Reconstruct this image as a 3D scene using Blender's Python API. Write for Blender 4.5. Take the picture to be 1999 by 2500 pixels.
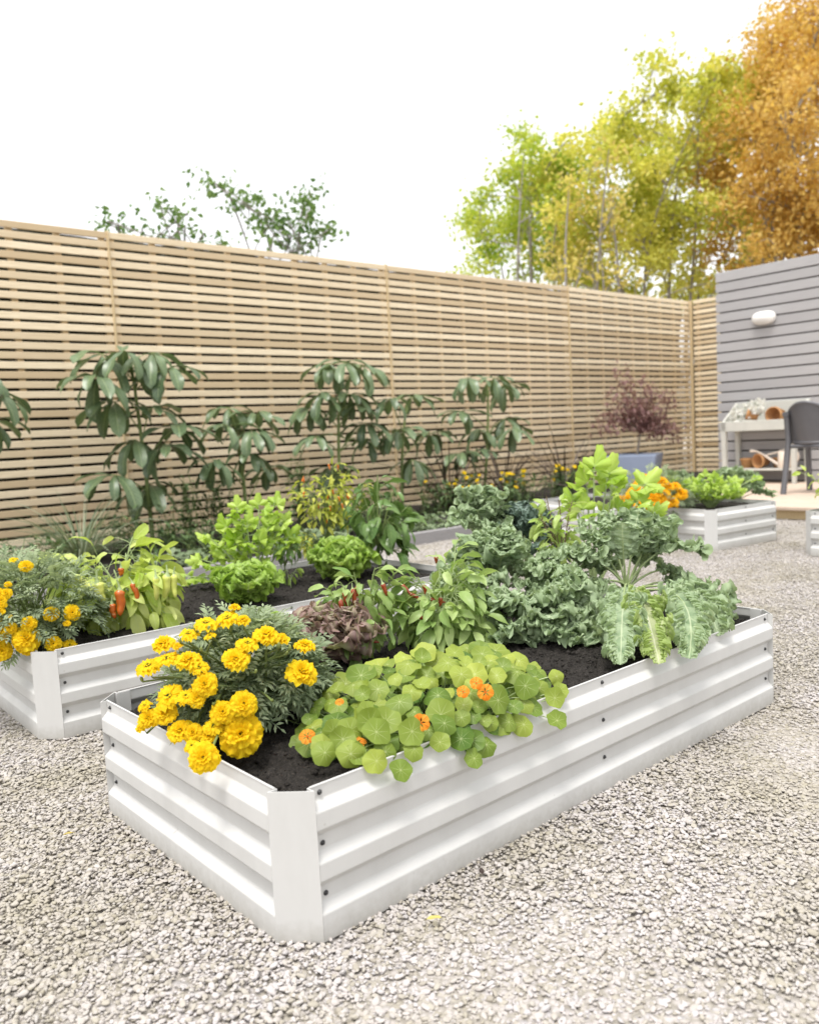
import bpy, math, random
import numpy as np
from mathutils import Vector, Matrix, noise

# ------------------------------------------------------------------ clear, camera, light
for o in list(bpy.data.objects):
    bpy.data.objects.remove(o)
SC = bpy.context.scene
COL = SC.collection
PI = math.pi

CAM_H, PITCH, ROLL, FPX = 0.6346, 0.09167, -0.05228, 2035.8
cam_d = bpy.data.cameras.new("camera")
cam = bpy.data.objects.new("camera", cam_d)
COL.objects.link(cam)
SC.camera = cam
cam_d.sensor_fit = 'HORIZONTAL'
cam_d.sensor_width = 36.0
cam_d.lens = FPX / 1999.0 * 36.0
cam_d.clip_start = 0.02
cam_d.clip_end = 500
cam_d.dof.use_dof = True
cam_d.dof.focus_distance = 1.48
cam_d.dof.aperture_fstop = 6.3
_fw = np.array([0, math.cos(PITCH), -math.sin(PITCH)])
_rt = np.array([1.0, 0, 0])
_up = np.cross(_rt, _fw)
_r2 = math.cos(ROLL) * _rt + math.sin(ROLL) * _up
_u2 = -math.sin(ROLL) * _rt + math.cos(ROLL) * _up
M = Matrix(((_r2[0], _u2[0], -_fw[0], 0), (_r2[1], _u2[1], -_fw[1], 0), (_r2[2], _u2[2], -_fw[2], CAM_H), (0, 0, 0, 1)))
cam.matrix_world = M
EYE = np.array([0, 0, CAM_H])

SUN_EL, SUN_AZ = math.radians(72), math.radians(205)   # azimuth measured clockwise from +Y
world = bpy.data.worlds.new("World")
SC.world = world
world.use_nodes = True
wn, wl = world.node_tree.nodes, world.node_tree.links
bg = wn['Background']
sky = wn.new('ShaderNodeTexSky')
sky.sky_type = 'NISHITA'
sky.sun_disc = False
sky.sun_elevation = SUN_EL
sky.sun_rotation = SUN_AZ
sky.air_density = 1.0
sky.dust_density = 5.0
sky.ozone_density = 1.0
hs = wn.new('ShaderNodeHueSaturation')      # an overcast sky: the same light without its blue
hs.inputs['Saturation'].default_value = 0.12
wl.new(sky.outputs[0], hs.inputs['Color'])
gm = wn.new('ShaderNodeGamma')             # ... and evened out, as cloud does
gm.inputs['Gamma'].default_value = 0.55
wl.new(hs.outputs[0], gm.inputs['Color'])
wl.new(gm.outputs[0], bg.inputs['Color'])
bg.inputs['Strength'].default_value = 0.15
sun_d = bpy.data.lights.new("sun", 'SUN')
sun_d.energy = 0.55
sun_d.angle = math.radians(20)
sun_d.color = (1.0, 0.96, 0.9)
sun = bpy.data.objects.new("sun", sun_d)
COL.objects.link(sun)
_sd = Vector((math.sin(SUN_AZ) * math.cos(SUN_EL), math.cos(SUN_AZ) * math.cos(SUN_EL), math.sin(SUN_EL)))
sun.rotation_euler = _sd.to_track_quat('Z', 'Y').to_euler()
SC.view_settings.view_transform = 'Standard'
SC.view_settings.look = 'None'
SC.view_settings.exposure = 2.25
SC.view_settings.gamma = 1.0
SC.view_settings.use_curve_mapping = False
SC.render.engine = 'CYCLES'
SC.cycles.use_denoising = True
SC.cycles.max_bounces = 8
SC.cycles.transparent_max_bounces = 8

# ------------------------------------------------------------------ helpers
def ray(px, py):
    return _fw + (px - 999.5) / FPX * _r2 - (py - 1250.0) / FPX * _u2
def at(px, py, z=0.0):                     # where the sight line of a photo pixel meets the height z
    d = ray(px, py)
    return EYE + d * ((z - CAM_H) / d[2])
def aty(px, py, y):                        # ... meets the distance y
    d = ray(px, py)
    return EYE + d * (y / d[1])
K = 1.1595
def D(x, y): return (x * K, y * K)
def dz(px, py, z): return at(px * K, py * K, z)
def dy(px, py, y): return aty(px * K, py * K, y)

def nrm(v):
    v = np.asarray(v, float)
    return v / (np.linalg.norm(v) + 1e-12)

UP = np.array([0, 0, 1.0])

class MB:
    """collects quads and triangles with a per-face value and per-point leaf coordinates"""
    def __init__(s):
        s.v, s.q, s.t, s.qv, s.tv, s.lc, s.n = [], [], [], [], [], [], 0
    def add(s, V, Q=None, T=None, var=0.5, LC=None):
        V = np.asarray(V, float).reshape(-1, 3)
        s.v.append(V)
        s.lc.append(np.zeros_like(V) if LC is None else np.asarray(LC, float).reshape(-1, 3))
        if Q is not None and len(Q):
            Q = np.asarray(Q, int).reshape(-1, 4)
            s.q.append(Q + s.n); s.qv.append(np.broadcast_to(np.asarray(var, float), (len(Q),)))
        if T is not None and len(T):
            T = np.asarray(T, int).reshape(-1, 3)
            s.t.append(T + s.n); s.tv.append(np.broadcast_to(np.asarray(var, float), (len(T),)))
        s.n += len(V)
    def grid(s, P, var=0.5, LC=None, closed=False):
        n, m = P.shape[:2]
        i, j = np.meshgrid(np.arange(n - 1), np.arange(m if closed else m - 1), indexing='ij')
        j2 = (j + 1) % m
        Q = np.stack([i * m + j, i * m + j2, (i + 1) * m + j2, (i + 1) * m + j], -1).reshape(-1, 4)
        s.add(P.reshape(-1, 3), Q, None, var, None if LC is None else LC.reshape(-1, 3))
    def tube(s, pts, r0, r1=None, n=6, var=0.5, cap=True):
        pts = np.asarray(pts, float)
        r1 = r0 if r1 is None else r1
        k = len(pts)
        rr = np.linspace(r0, r1, k) if np.isscalar(r0) else np.asarray(r0, float)
        T = np.gradient(pts, axis=0)
        T /= np.linalg.norm(T, axis=1)[:, None] + 1e-12
        a = np.array([0.31, 0.17, 0.93]) if abs(T[0][2]) < .85 else np.array([0.93, .31, .17])
        rings = []
        x = nrm(np.cross(a, T[0]))
        for i in range(k):
            x = nrm(x - T[i] * (x @ T[i]))
            y = np.cross(T[i], x)
            th = np.arange(n) * 2 * PI / n
            rings.append(pts[i] + rr[i] * (np.cos(th)[:, None] * x + np.sin(th)[:, None] * y))
        P = np.array(rings)
        LC = np.zeros(P.shape); LC[..., 1] = np.linspace(0, 1, k)[:, None]
        s.grid(P, var, LC, closed=True)
        if cap:
            for e in (0, -1):
                V = np.vstack([P[e], pts[e][None]])
                idx = [[i, (i + 1) % n, n] if e else [(i + 1) % n, i, n] for i in range(n)]
                s.add(V, None, idx, var)
    def box(s, c, size, rot=0.0, var=0.5, bev=0.0):
        hx, hy, hz = np.array(size) / 2
        b = min(bev, hx * .9, hy * .9, hz * .9)
        ca, sa = math.cos(rot), math.sin(rot)
        R = np.array([[ca, -sa, 0], [sa, ca, 0], [0, 0, 1]])
        if b <= 0:
            V = np.array([[x, y, z] for x in (-hx, hx) for y in (-hy, hy) for z in (-hz, hz)])
            Q = [[0, 1, 3, 2], [4, 6, 7, 5], [0, 4, 5, 1], [2, 3, 7, 6], [0, 2, 6, 4], [1, 5, 7, 3]]
            s.add(V @ R.T + np.asarray(c), Q, None, var)
            return
        # chamfered box: 24 points
        V, ix = [], {}
        for X in (-1, 1):
            for Y in (-1, 1):
                for Z in (-1, 1):
                    for ax in range(3):
                        p = [X * (hx - b), Y * (hy - b), Z * (hz - b)]
                        p[ax] = (X * hx, Y * hy, Z * hz)[ax]
                        ix[(X, Y, Z, ax)] = len(V); V.append(p)
        Q, T = [], []
        for ax in range(3):
            o1, o2 = (ax + 1) % 3, (ax + 2) % 3
            for sg in (-1, 1):
                lo = []
                for a1, a2 in ((-1, -1), (1, -1), (1, 1), (-1, 1)):
                    k = [0, 0, 0]; k[ax] = sg; k[o1] = a1; k[o2] = a2
                    lo.append(ix[(*k, ax)])
                Q.append(lo if sg > 0 else lo[::-1])
            for s1 in (-1, 1):
                for s2 in (-1, 1):
                    lo = []
                    for e, w in ((-1, o1), (1, o1), (1, o2), (-1, o2)):
                        k = [0, 0, 0]; k[ax] = e; k[o1] = s1; k[o2] = s2
                        lo.append(ix[(*k, w)])
                    Q.append(lo)
        for X in (-1, 1):
            for Y in (-1, 1):
                for Z in (-1, 1):
                    T.append([ix[(X, Y, Z, 0)], ix[(X, Y, Z, 1)], ix[(X, Y, Z, 2)]])
        s.add(np.array(V) @ R.T + np.asarray(c), Q, T, var)
    def lathe(s, prof, c=(0, 0, 0), n=24, axis=(0, 0, 1), var=0.5):
        ax = nrm(axis)
        x = nrm(np.cross(ax, [0.3, 0.9, 0.1])); y = np.cross(ax, x)
        th = np.arange(n) * 2 * PI / n
        P = np.array([np.asarray(c) + ax * z + r * (np.cos(th)[:, None] * x + np.sin(th)[:, None] * y) for r, z in prof])
        s.grid(P, var, closed=True)
    def mesh(s, name, org=(0, 0, 0), smooth=True):
        me = bpy.data.meshes.new(name)
        V = np.vstack(s.v) - np.asarray(org)
        LC = np.vstack(s.lc)
        nq = sum(len(a) for a in s.q); nt = sum(len(a) for a in s.t)
        me.vertices.add(len(V)); me.vertices.foreach_set('co', V.astype(np.float32).ravel())
        li = np.concatenate([np.vstack(s.q).ravel() if nq else np.zeros(0, int), np.vstack(s.t).ravel() if nt else np.zeros(0, int)])
        me.loops.add(len(li)); me.loops.foreach_set('vertex_index', li.astype(np.int32))
        me.polygons.add(nq + nt)
        st = np.concatenate([np.arange(nq) * 4, nq * 4 + np.arange(nt) * 3]).astype(np.int32)
        me.polygons.foreach_set('loop_start', st)
        me.polygons.foreach_set('use_smooth', np.full(nq + nt, smooth))
        var = np.concatenate([a for a in s.qv] + [a for a in s.tv]).astype(np.float32)
        a = me.attributes.new('var', 'FLOAT', 'FACE'); a.data.foreach_set('value', var)
        a = me.attributes.new('lc', 'FLOAT_VECTOR', 'POINT'); a.data.foreach_set('vector', LC.astype(np.float32).ravel())
        me.update(calc_edges=True)
        me.validate()
        return me
    def build(s, name, mat, parent=None, smooth=True):
        org = ORG.get(parent.name, (0, 0, 0)) if parent is not None else (0, 0, 0)
        me = s.mesh(name, org, smooth)
        me.materials.append(mat)
        o = bpy.data.objects.new(name, me)
        COL.objects.link(o)
        if parent is not None:
            o.parent = parent
            ORG[o.name] = org
        return o

ORG = {}
def thing(name, label, cat, loc, group=None):
    o = bpy.data.objects.new(name, None)
    o.empty_display_size = 0.05
    COL.objects.link(o)
    o.location = Vector([float(x) for x in loc])
    ORG[o.name] = np.array([float(x) for x in loc])
    o['label'] = label; o['category'] = cat
    if group: o['group'] = group
    return o
def tag(o, label=None, cat=None, group=None, kind=None):
    if label: o['label'] = label
    if cat: o['category'] = cat
    if group: o['group'] = group
    if kind: o['kind'] = kind
    return o
def place(name, me, parent, loc, X=None, scale=1.0):
    """link an object that shares mesh me, as a child; loc in world space, X = 3x3 columns"""
    o = bpy.data.objects.new(name, me)
    COL.objects.link(o)
    R = np.eye(3) if X is None else X
    org = ORG.get(parent.name, np.zeros(3))
    m = Matrix.Identity(4)
    for r in range(3):
        for c in range(3):
            m[r][c] = float(R[r, c] * scale)
        m[r][3] = float(loc[r] - org[r])
    o.parent = parent
    o.matrix_local = m
    return o

# ------------------------------------------------------------------ materials
def mat(name):
    m = bpy.data.materials.new(name); m.use_nodes = True
    nt = m.node_tree
    return m, nt.nodes, nt.links, nt.nodes['Principled BSDF'], nt.nodes['Material Output']
def sset(b, **k):
    for n, v in k.items():
        n = {'rough': 'Roughness', 'metal': 'Metallic', 'spec': 'Specular IOR Level', 'col': 'Base Color'}.get(n, n)
        b.inputs[n].default_value = (*v, 1) if n == 'Base Color' else v
def attr(n, l, name, out='Fac'):
    a = n.new('ShaderNodeAttribute'); a.attribute_name = name
    return a.outputs[out]
def mix(n, l, fac, a, b, bt='MIX'):
    x = n.new('ShaderNodeMix'); x.data_type = 'RGBA'; x.blend_type = bt
    for s, v in ((0, fac), (6, a), (7, b)):
        if isinstance(v, (int, float)): x.inputs[s].default_value = v
        elif isinstance(v, tuple): x.inputs[s].default_value = (*v, 1)
        else: l.new(v, x.inputs[s])
    return x.outputs[2]
def math_(n, l, op, a, b=0.0, c=None):
    x = n.new('ShaderNodeMath'); x.operation = op
    for i, v in enumerate((a, b, c)):
        if v is None: continue
        if isinstance(v, (int, float)): x.inputs[i].default_value = v
        else: l.new(v, x.inputs[i])
    return x.outputs[0]
def tex(n, l, scale, detail=4, rough=.55, coord=None, stretch=None, kind='noise'):
    tc = n.new('ShaderNodeTexCoord')
    v = tc.outputs['Object'] if coord is None else coord
    if stretch:
        mp = n.new('ShaderNodeMapping'); mp.inputs['Scale'].default_value = stretch
        l.new(v, mp.inputs[0]); v = mp.outputs[0]
    t = n.new('ShaderNodeTexNoise' if kind == 'noise' else 'ShaderNodeTexVoronoi')
    t.inputs['Scale'].default_value = scale
    if kind == 'noise':
        t.inputs['Detail'].default_value = detail; t.inputs['Roughness'].default_value = rough
    l.new(v, t.inputs['Vector'])
    return t
def ramp(n, l, fac, p0, p1, c0=(0, 0, 0), c1=(1, 1, 1)):
    r = n.new('ShaderNodeValToRGB')
    r.color_ramp.elements[0].position = p0; r.color_ramp.elements[0].color = (*c0, 1)
    r.color_ramp.elements[1].position = p1; r.color_ramp.elements[1].color = (*c1, 1)
    l.new(fac, r.inputs[0])
    return r.outputs[0]
def bump(n, l, b, h, strength=.3, dist=.002):
    x = n.new('ShaderNodeBump'); x.inputs['Strength'].default_value = strength; x.inputs['Distance'].default_value = dist
    l.new(h, x.inputs['Height']); l.new(x.outputs[0], b.inputs['Normal'])

def leaf_mat(name, c1, c2, trans=.35, rough=.45, vein=None, veinw=.07, spec=.4, nsc=40, c3=None, side=0, edge=None):
    """c1..c2 over the faces' values; pale midrib and side veins from the leaf coordinates"""
    m, n, l, b, out = mat(name)
    v = attr(n, l, 'var')
    col = mix(n, l, v, c1, c2)
    t = tex(n, l, nsc, 3)
    k = ramp(n, l, t.outputs[0], .3, .7)
    dk = tuple(x * .72 for x in c1)
    col = mix(n, l, math_(n, l, 'MULTIPLY', k, .35), col, dk if c3 is None else c3)
    if vein or edge:
        sx = n.new('ShaderNodeSeparateXYZ'); l.new(attr(n, l, 'lc', 'Vector'), sx.inputs[0])
        ax = math_(n, l, 'ABSOLUTE', sx.outputs[0])
        if edge:
            e = ramp(n, l, ax, .55, 1.0)
            col = mix(n, l, math_(n, l, 'MULTIPLY', e, .8), col, edge)
        if vein:
            f = ramp(n, l, ax, veinw * .5, veinw, (1, 1, 1), (0, 0, 0))
            if side:
                w = math_(n, l, 'SINE', math_(n, l, 'MULTIPLY', math_(n, l, 'SUBTRACT', sx.outputs[1], math_(n, l, 'MULTIPLY', ax, .18)), side * 2 * PI))
                f2 = ramp(n, l, w, .86, .99)
                f = math_(n, l, 'MAXIMUM', f, math_(n, l, 'MULTIPLY', f2, .45))
            col = mix(n, l, math_(n, l, 'MULTIPLY', f, .75), col, vein)
    l.new(col, b.inputs['Base Color'])
    sset(b, rough=rough, spec=spec)
    bump(n, l, b, t.outputs[0], .25, .003)
    tr = n.new('ShaderNodeBsdfTranslucent')
    l.new(mix(n, l, .5, col, (1, 1, .35), 'MULTIPLY'), tr.inputs['Color'])
    mx = n.new('ShaderNodeMixShader'); mx.inputs[0].default_value = trans
    l.new(b.outputs[0], mx.inputs[1]); l.new(tr.outputs[0], mx.inputs[2]); l.new(mx.outputs[0], out.inputs['Surface'])
    return m

def plain_mat(name, c1, c2=None, rough=.5, spec=.5, nsc=12, bs=.1, metal=0, fine=None):
    m, n, l, b, out = mat(name)
    t = tex(n, l, nsc, 5)
    c2 = c2 or tuple(x * .85 for x in c1)
    col = mix(n, l, ramp(n, l, t.outputs[0], .35, .7), c1, c2)
    l.new(col, b.inputs['Base Color']); sset(b, rough=rough, spec=spec, metal=metal)
    t2 = tex(n, l, fine or nsc * 12, 3)
    bump(n, l, b, t2.outputs[0], bs, .001)
    return m

MT = {}
def make_materials():
    # white powder-coated steel: dust near the ground, faint rain marks
    m, n, l, b, out = mat('white_coated_steel')
    t = tex(n, l, 9, 6, .6, stretch=(1, 1, .35)); t2 = tex(n, l, 90, 3)
    col = mix(n, l, ramp(n, l, t.outputs[0], .42, .75), (.56, .555, .54), (.49, .485, .47))
    tc = n.new('ShaderNodeTexCoord'); sx = n.new('ShaderNodeSeparateXYZ'); l.new(tc.outputs['Object'], sx.inputs[0])
    low = ramp(n, l, math_(n, l, 'ADD', sx.outputs[2], math_(n, l, 'MULTIPLY', t2.outputs[0], .03)), .012, .045, (1, 1, 1), (0, 0, 0))
    col = mix(n, l, math_(n, l, 'MULTIPLY', low, .6), col, (.30, .28, .24))
    sp = tex(n, l, 55, 2)
    col = mix(n, l, math_(n, l, 'MULTIPLY', ramp(n, l, sp.outputs[0], .74, .78), .35), col, (.35, .33, .3))
    l.new(col, b.inputs['Base Color']); sset(b, rough=.55, spec=.3)
    bump(n, l, b, t2.outputs[0], .05, .001)
    MT['steel'] = m
    MT['screw'] = plain_mat('dark_screw_steel', (.03, .03, .03), rough=.35)
    # soil
    m, n, l, b, out = mat('dark_soil')
    t = tex(n, l, 60, 8, .7); t2 = tex(n, l, 350, 4, .7)
    col = mix(n, l, t.outputs[0], (.012, .011, .010), (.055, .049, .044))
    col = mix(n, l, math_(n, l, 'MULTIPLY', ramp(n, l, t2.outputs[0], .52, .72), .7), col, (.12, .105, .09))
    l.new(col, b.inputs['Base Color']); sset(b, rough=.95, spec=.15)
    bump(n, l, b, math_(n, l, 'ADD', t.outputs[0], t2.outputs[0]), .9, .006)
    MT['soil'] = m
    # gravel: ground sheet and stones
    def gravel_col(n, l, rnd, pos):
        c = n.new('ShaderNodeValToRGB'); e = c.color_ramp.elements
        e[0].position = 0; e[0].color = (.30, .27, .23, 1); e[1].position = 1; e[1].color = (.53, .495, .49, 1)
        for p, q in ((.16, (.38, .35, .30)), (.38, (.42, .387, .365)), (.68, (.475, .44, .43)), (.9, (.41, .39, .39))):
            x = e.new(p); x.color = (*q, 1)
        l.new(rnd, c.inputs[0])
        big = tex(n, l, 2.3, 4, .6, coord=pos)
        return mix(n, l, math_(n, l, 'MULTIPLY', ramp(n, l, big.outputs[0], .45, .66), .6), c.outputs[0], (.31, .28, .20))
    m, n, l, b, out = mat('gravel_stone')
    oi = n.new('ShaderNodeObjectInfo'); geo = n.new('ShaderNodeNewGeometry')
    ins = n.new('ShaderNodeAttribute'); ins.attribute_type = 'INSTANCER'; ins.attribute_name = 'rnd'
    col = gravel_col(n, l, ins.outputs['Fac'], geo.outputs['Position'])
    t = tex(n, l, 260, 3, coord=geo.outputs['Position'])
    col = mix(n, l, math_(n, l, 'MULTIPLY', ramp(n, l, t.outputs[0], .4, .75), .3), col, (.33, .31, .26))
    l.new(col, b.inputs['Base Color']); sset(b, rough=.8, spec=.25)
    MT['stone'] = m
    m, n, l, b, out = mat('gravel_ground')
    geo = n.new('ShaderNodeNewGeometry')
    vo = tex(n, l, 95, coord=geo.outputs['Position'], kind='voronoi')
    sc = n.new('ShaderNodeSeparateColor'); l.new(vo.outputs['Color'], sc.inputs[0])
    col = gravel_col(n, l, sc.outputs[0], geo.outputs['Position'])
    col = mix(n, l, ramp(n, l, vo.outputs['Distance'], .35, .75), col, (.30, .275, .24))
    l.new(col, b.inputs['Base Color']); sset(b, rough=.9, spec=.2)
    iv = math_(n, l, 'SUBTRACT', 1.0, vo.outputs['Distance'])
    bump(n, l, b, iv, .8, .008)
    MT['ground'] = m
    # wood of the slats
    def wood(name, a, c, gr, rough=.65, st=(3, 3, 60), vscale=1.0):
        m, n, l, b, out = mat(name)
        v = attr(n, l, 'var')
        col = mix(n, l, v, a, c)
        t = tex(n, l, 3.0, 6, .6, stretch=st)
        col = mix(n, l, math_(n, l, 'MULTIPLY', ramp(n, l, t.outputs[0], .35, .7), .5), col, gr)
        l.new(col, b.inputs['Base Color']); sset(b, rough=rough, spec=.25)
        bump(n, l, b, t.outputs[0], .15, .002)
        return m
    MT['slat'] = wood('larch_slat', (.55, .42, .26), (.93, .80, .59), (.54, .41, .25))
    MT['batten'] = wood('pale_batten', (.60, .47, .28), (.66, .52, .32), (.48, .36, .2), st=(60, 60, 3))
    MT['clad'] = wood('grey_painted_cladding', (.37, .36, .365), (.44, .43, .435), (.32, .31, .315), st=(2, 2, 40))
    MT['deckwood'] = wood('deck_board', (.52, .41, .33), (.60, .48, .38), (.43, .33, .26), st=(6, 6, 20))
    MT['kerb'] = wood('grey_timber_kerb', (.24, .23, .235), (.31, .30, .30), (.19, .18, .18))
    MT['dark'] = plain_mat('shadow_gap_board', (.06, .055, .05), rough=.9)
    # foliage
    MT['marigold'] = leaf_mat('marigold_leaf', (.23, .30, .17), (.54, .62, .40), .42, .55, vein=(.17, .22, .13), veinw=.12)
    MT['kale'] = leaf_mat('kale_leaf', (.17, .265, .13), (.44, .54, .33), .3, .55, vein=(.55, .62, .40), veinw=.05, nsc=60, c3=(.18, .25, .15), edge=(.35, .45, .26), side=7)
    MT['kale_blue'] = leaf_mat('blue_kale_leaf', (.11, .17, .14), (.26, .34, .29), .15, .5, vein=(.3, .36, .28), veinw=.05, nsc=60, c3=(.07, .10, .09), edge=(.12, .18, .13))
    MT['kale_old'] = leaf_mat('yellowing_kale_leaf', (.36, .42, .20), (.55, .58, .33), .3, .55, vein=(.6, .62, .45), veinw=.08, edge=(.30, .42, .10))
    MT['palestem'] = leaf_mat('pale_green_stem', (.30, .40, .16), (.42, .50, .25), .1, .45)
    MT['stem'] = leaf_mat('green_stem', (.14, .20, .06), (.24, .30, .10), .1, .5)
    MT['brownstem'] = plain_mat('brown_stem', (.13, .09, .05), (.2, .15, .09), .8)
    MT['lettuce'] = leaf_mat('lettuce_leaf', (.34, .50, .08), (.66, .78, .27), .45, .4, vein=(.5, .62, .3), veinw=.05, nsc=70, edge=(.30, .48, .07), side=6)
    MT['redlettuce'] = leaf_mat('purple_lettuce_leaf', (.34, .36, .17), (.50, .50, .28), .35, .5, vein=(.5, .52, .32), veinw=.05, nsc=50, c3=(.28, .17, .17), edge=(.30, .15, .19), side=6)
    MT['pepper'] = leaf_mat('light_pepper_leaf', (.38, .54, .05), (.76, .80, .30), .45, .35, vein=(.6, .68, .28), veinw=.05, nsc=30, c3=(.36, .45, .09), side=6)
    MT['chili'] = leaf_mat('chili_leaf', (.18, .32, .07), (.52, .64, .25), .4, .38, vein=(.40, .48, .2), veinw=.05, nsc=30, side=6)
    MT['bell'] = leaf_mat('bell_pepper_leaf', (.075, .16, .03), (.22, .34, .11), .3, .3, vein=(.30, .40, .15), veinw=.04, nsc=25, side=6)
    MT['yellowchili'] = leaf_mat('yellow_chili_leaf', (.38, .46, .06), (.72, .70, .16), .42, .4, nsc=30)
    MT['celery'] = leaf_mat('celery_leaf', (.32, .50, .04), (.60, .74, .18), .45, .35, vein=(.42, .56, .2), veinw=.05, nsc=30, side=0)
    MT['basil'] = leaf_mat('basil_leaf', (.30, .46, .06), (.58, .68, .28), .42, .35, vein=(.55, .65, .3), veinw=.05, nsc=20, side=6)
    MT['schef'] = leaf_mat('dark_umbrella_leaf', (.060, .105, .050), (.17, .24, .115), .22, .33, vein=(.30, .37, .17), veinw=.07, spec=.55, nsc=15, side=9)
    MT['grass'] = leaf_mat('variegated_grass_blade', (.13, .18, .09), (.42, .46, .32), .3, .5)
    MT['flax'] = leaf_mat('purple_flax_blade', (.035, .024, .022), (.10, .065, .05), .12, .4)
    MT['fern'] = leaf_mat('dark_herb_leaf', (.06, .11, .04), (.17, .25, .10), .25, .5)
    MT['heuchera'] = leaf_mat('grey_green_groundcover', (.12, .18, .08), (.28, .34, .20), .25, .5)
    MT['maple'] = leaf_mat('purple_maple_leaf', (.24, .12, .125), (.46, .29, .27), .35, .5)
    MT['tree_yellow'] = leaf_mat('yellow_green_tree_leaf', (.46, .52, .07), (.88, .82, .22), .55, .5, nsc=2)
    MT['tree_green'] = leaf_mat('green_tree_leaf', (.26, .42, .035), (.66, .70, .12), .55, .5, nsc=2)
    MT['tree_orange'] = leaf_mat('orange_tree_leaf', (.62, .38, .08), (.88, .66, .24), .55, .5, nsc=2)
    MT['tree_tan'] = leaf_mat('tan_orange_tree_leaf', (.66, .52, .14), (.84, .74, .26), .55, .5, nsc=2)
    MT['sapling'] = leaf_mat('sapling_leaf', (.10, .20, .05), (.26, .38, .12), .4, .5, nsc=4)
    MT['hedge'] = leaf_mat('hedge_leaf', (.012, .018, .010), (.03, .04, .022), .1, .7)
    MT['bark'] = plain_mat('grey_bark', (.36, .33, .30), (.26, .23, .20), .9, .2, 20, .6)
    # nasturtium: pale rays from the middle
    m, n, l, b, out = mat('nasturtium_leaf')
    v = attr(n, l, 'var')
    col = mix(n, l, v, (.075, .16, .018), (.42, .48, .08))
    sx = n.new('ShaderNodeSeparateXYZ'); l.new(attr(n, l, 'lc', 'Vector'), sx.inputs[0])
    rr = math_(n, l, 'SQRT', math_(n, l, 'ADD', math_(n, l, 'POWER', sx.outputs[0], 2.0), math_(n, l, 'POWER', sx.outputs[1], 2.0)))
    an = math_(n, l, 'ARCTAN2', sx.outputs[1], sx.outputs[0])
    w = math_(n, l, 'ABSOLUTE', math_(n, l, 'SINE', math_(n, l, 'MULTIPLY', an, 4.5)))
    lin = math_(n, l, 'MULTIPLY', w, rr)
    f = ramp(n, l, lin, .03, .075, (1, 1, 1), (0, 0, 0))
    f = math_(n, l, 'MULTIPLY', f, ramp(n, l, rr, .35, .95, (1, 1, 1), (0, 0, 0)))
    f = math_(n, l, 'MAXIMUM', f, ramp(n, l, rr, .05, .10, (1, 1, 1), (0, 0, 0)))
    t = tex(n, l, 45, 3)
    col = mix(n, l, math_(n, l, 'MULTIPLY', ramp(n, l, t.outputs[0], .4, .7), .3), col, (.24, .33, .045))
    col = mix(n, l, math_(n, l, 'MULTIPLY', f, .5), col, (.62, .68, .34))
    l.new(col, b.inputs['Base Color']); sset(b, rough=.5, spec=.35)
    tr = n.new('ShaderNodeBsdfTranslucent'); l.new(mix(n, l, .5, col, (1, 1, .3), 'MULTIPLY'), tr.inputs['Color'])
    mx = n.new('ShaderNodeMixShader'); mx.inputs[0].default_value = .35
    l.new(b.outputs[0], mx.inputs[1]); l.new(tr.outputs[0], mx.inputs[2]); l.new(mx.outputs[0], out.inputs['Surface'])
    MT['nast'] = m
    # petals and fruit
    MT['petal'] = leaf_mat('yellow_marigold_petal', (.88, .60, .012), (.92, .76, .03), .45, .6, spec=.15, nsc=90, c3=(.88, .60, .01))
    MT['petal_o'] = leaf_mat('orange_marigold_petal', (.84, .42, .008), (.88, .56, .016), .3, .6, spec=.2, nsc=60, c3=(.86, .46, .01))
    MT['petal_n'] = leaf_mat('orange_nasturtium_petal', (.78, .22, .01), (.84, .36, .04), .35, .5, spec=.2, vein=(.62, .10, .01), veinw=.12)
    MT['petal_w'] = leaf_mat('white_petal', (.80, .80, .80), (.86, .86, .84), .3, .6)
    MT['bud'] = leaf_mat('flower_bud', (.16, .22, .06), (.34, .38, .12), .15, .5)
    MT['fruit_o'] = plain_mat('orange_pepper_skin', (.52, .13, .014), (.42, .085, .012), .18, .6, 20, .05)
    MT['fruit_r'] = plain_mat('dark_red_chili_skin', (.30, .055, .018), (.22, .035, .014), .22, .6, 30, .05)
    MT['fruit_y'] = plain_mat('yellow_green_pepper_skin', (.60, .62, .16), (.50, .56, .10), .2, .6, 20, .05)
    MT['fruit_s'] = plain_mat('orange_red_chili_skin', (.70, .22, .03), (.62, .14, .02), .25, .6, 60, .05)
    MT['cream'] = plain_mat('cream_enamel', (.80, .70, .60), (.76, .66, .56), .35)
    MT['terra'] = plain_mat('terracotta', (.50, .27, .12), (.42, .22, .10), .85, .2, 14, .3)
    MT['tablew'] = plain_mat('white_painted_timber', (.56, .555, .51), (.50, .50, .46), .55, .3, 8, .15)
    MT['plastic'] = plain_mat('charcoal_plastic', (.115, .115, .125), (.10, .10, .11), .4, .5, 8, .05)
    MT['bluepot'] = plain_mat('pale_blue_glaze', (.36, .42, .56), (.32, .38, .52), .45, .4, 5, .05)
    MT['lamp'] = plain_mat('white_lamp_glass', (.82, .80, .77), (.80, .78, .75), .3)
make_materials()

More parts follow.
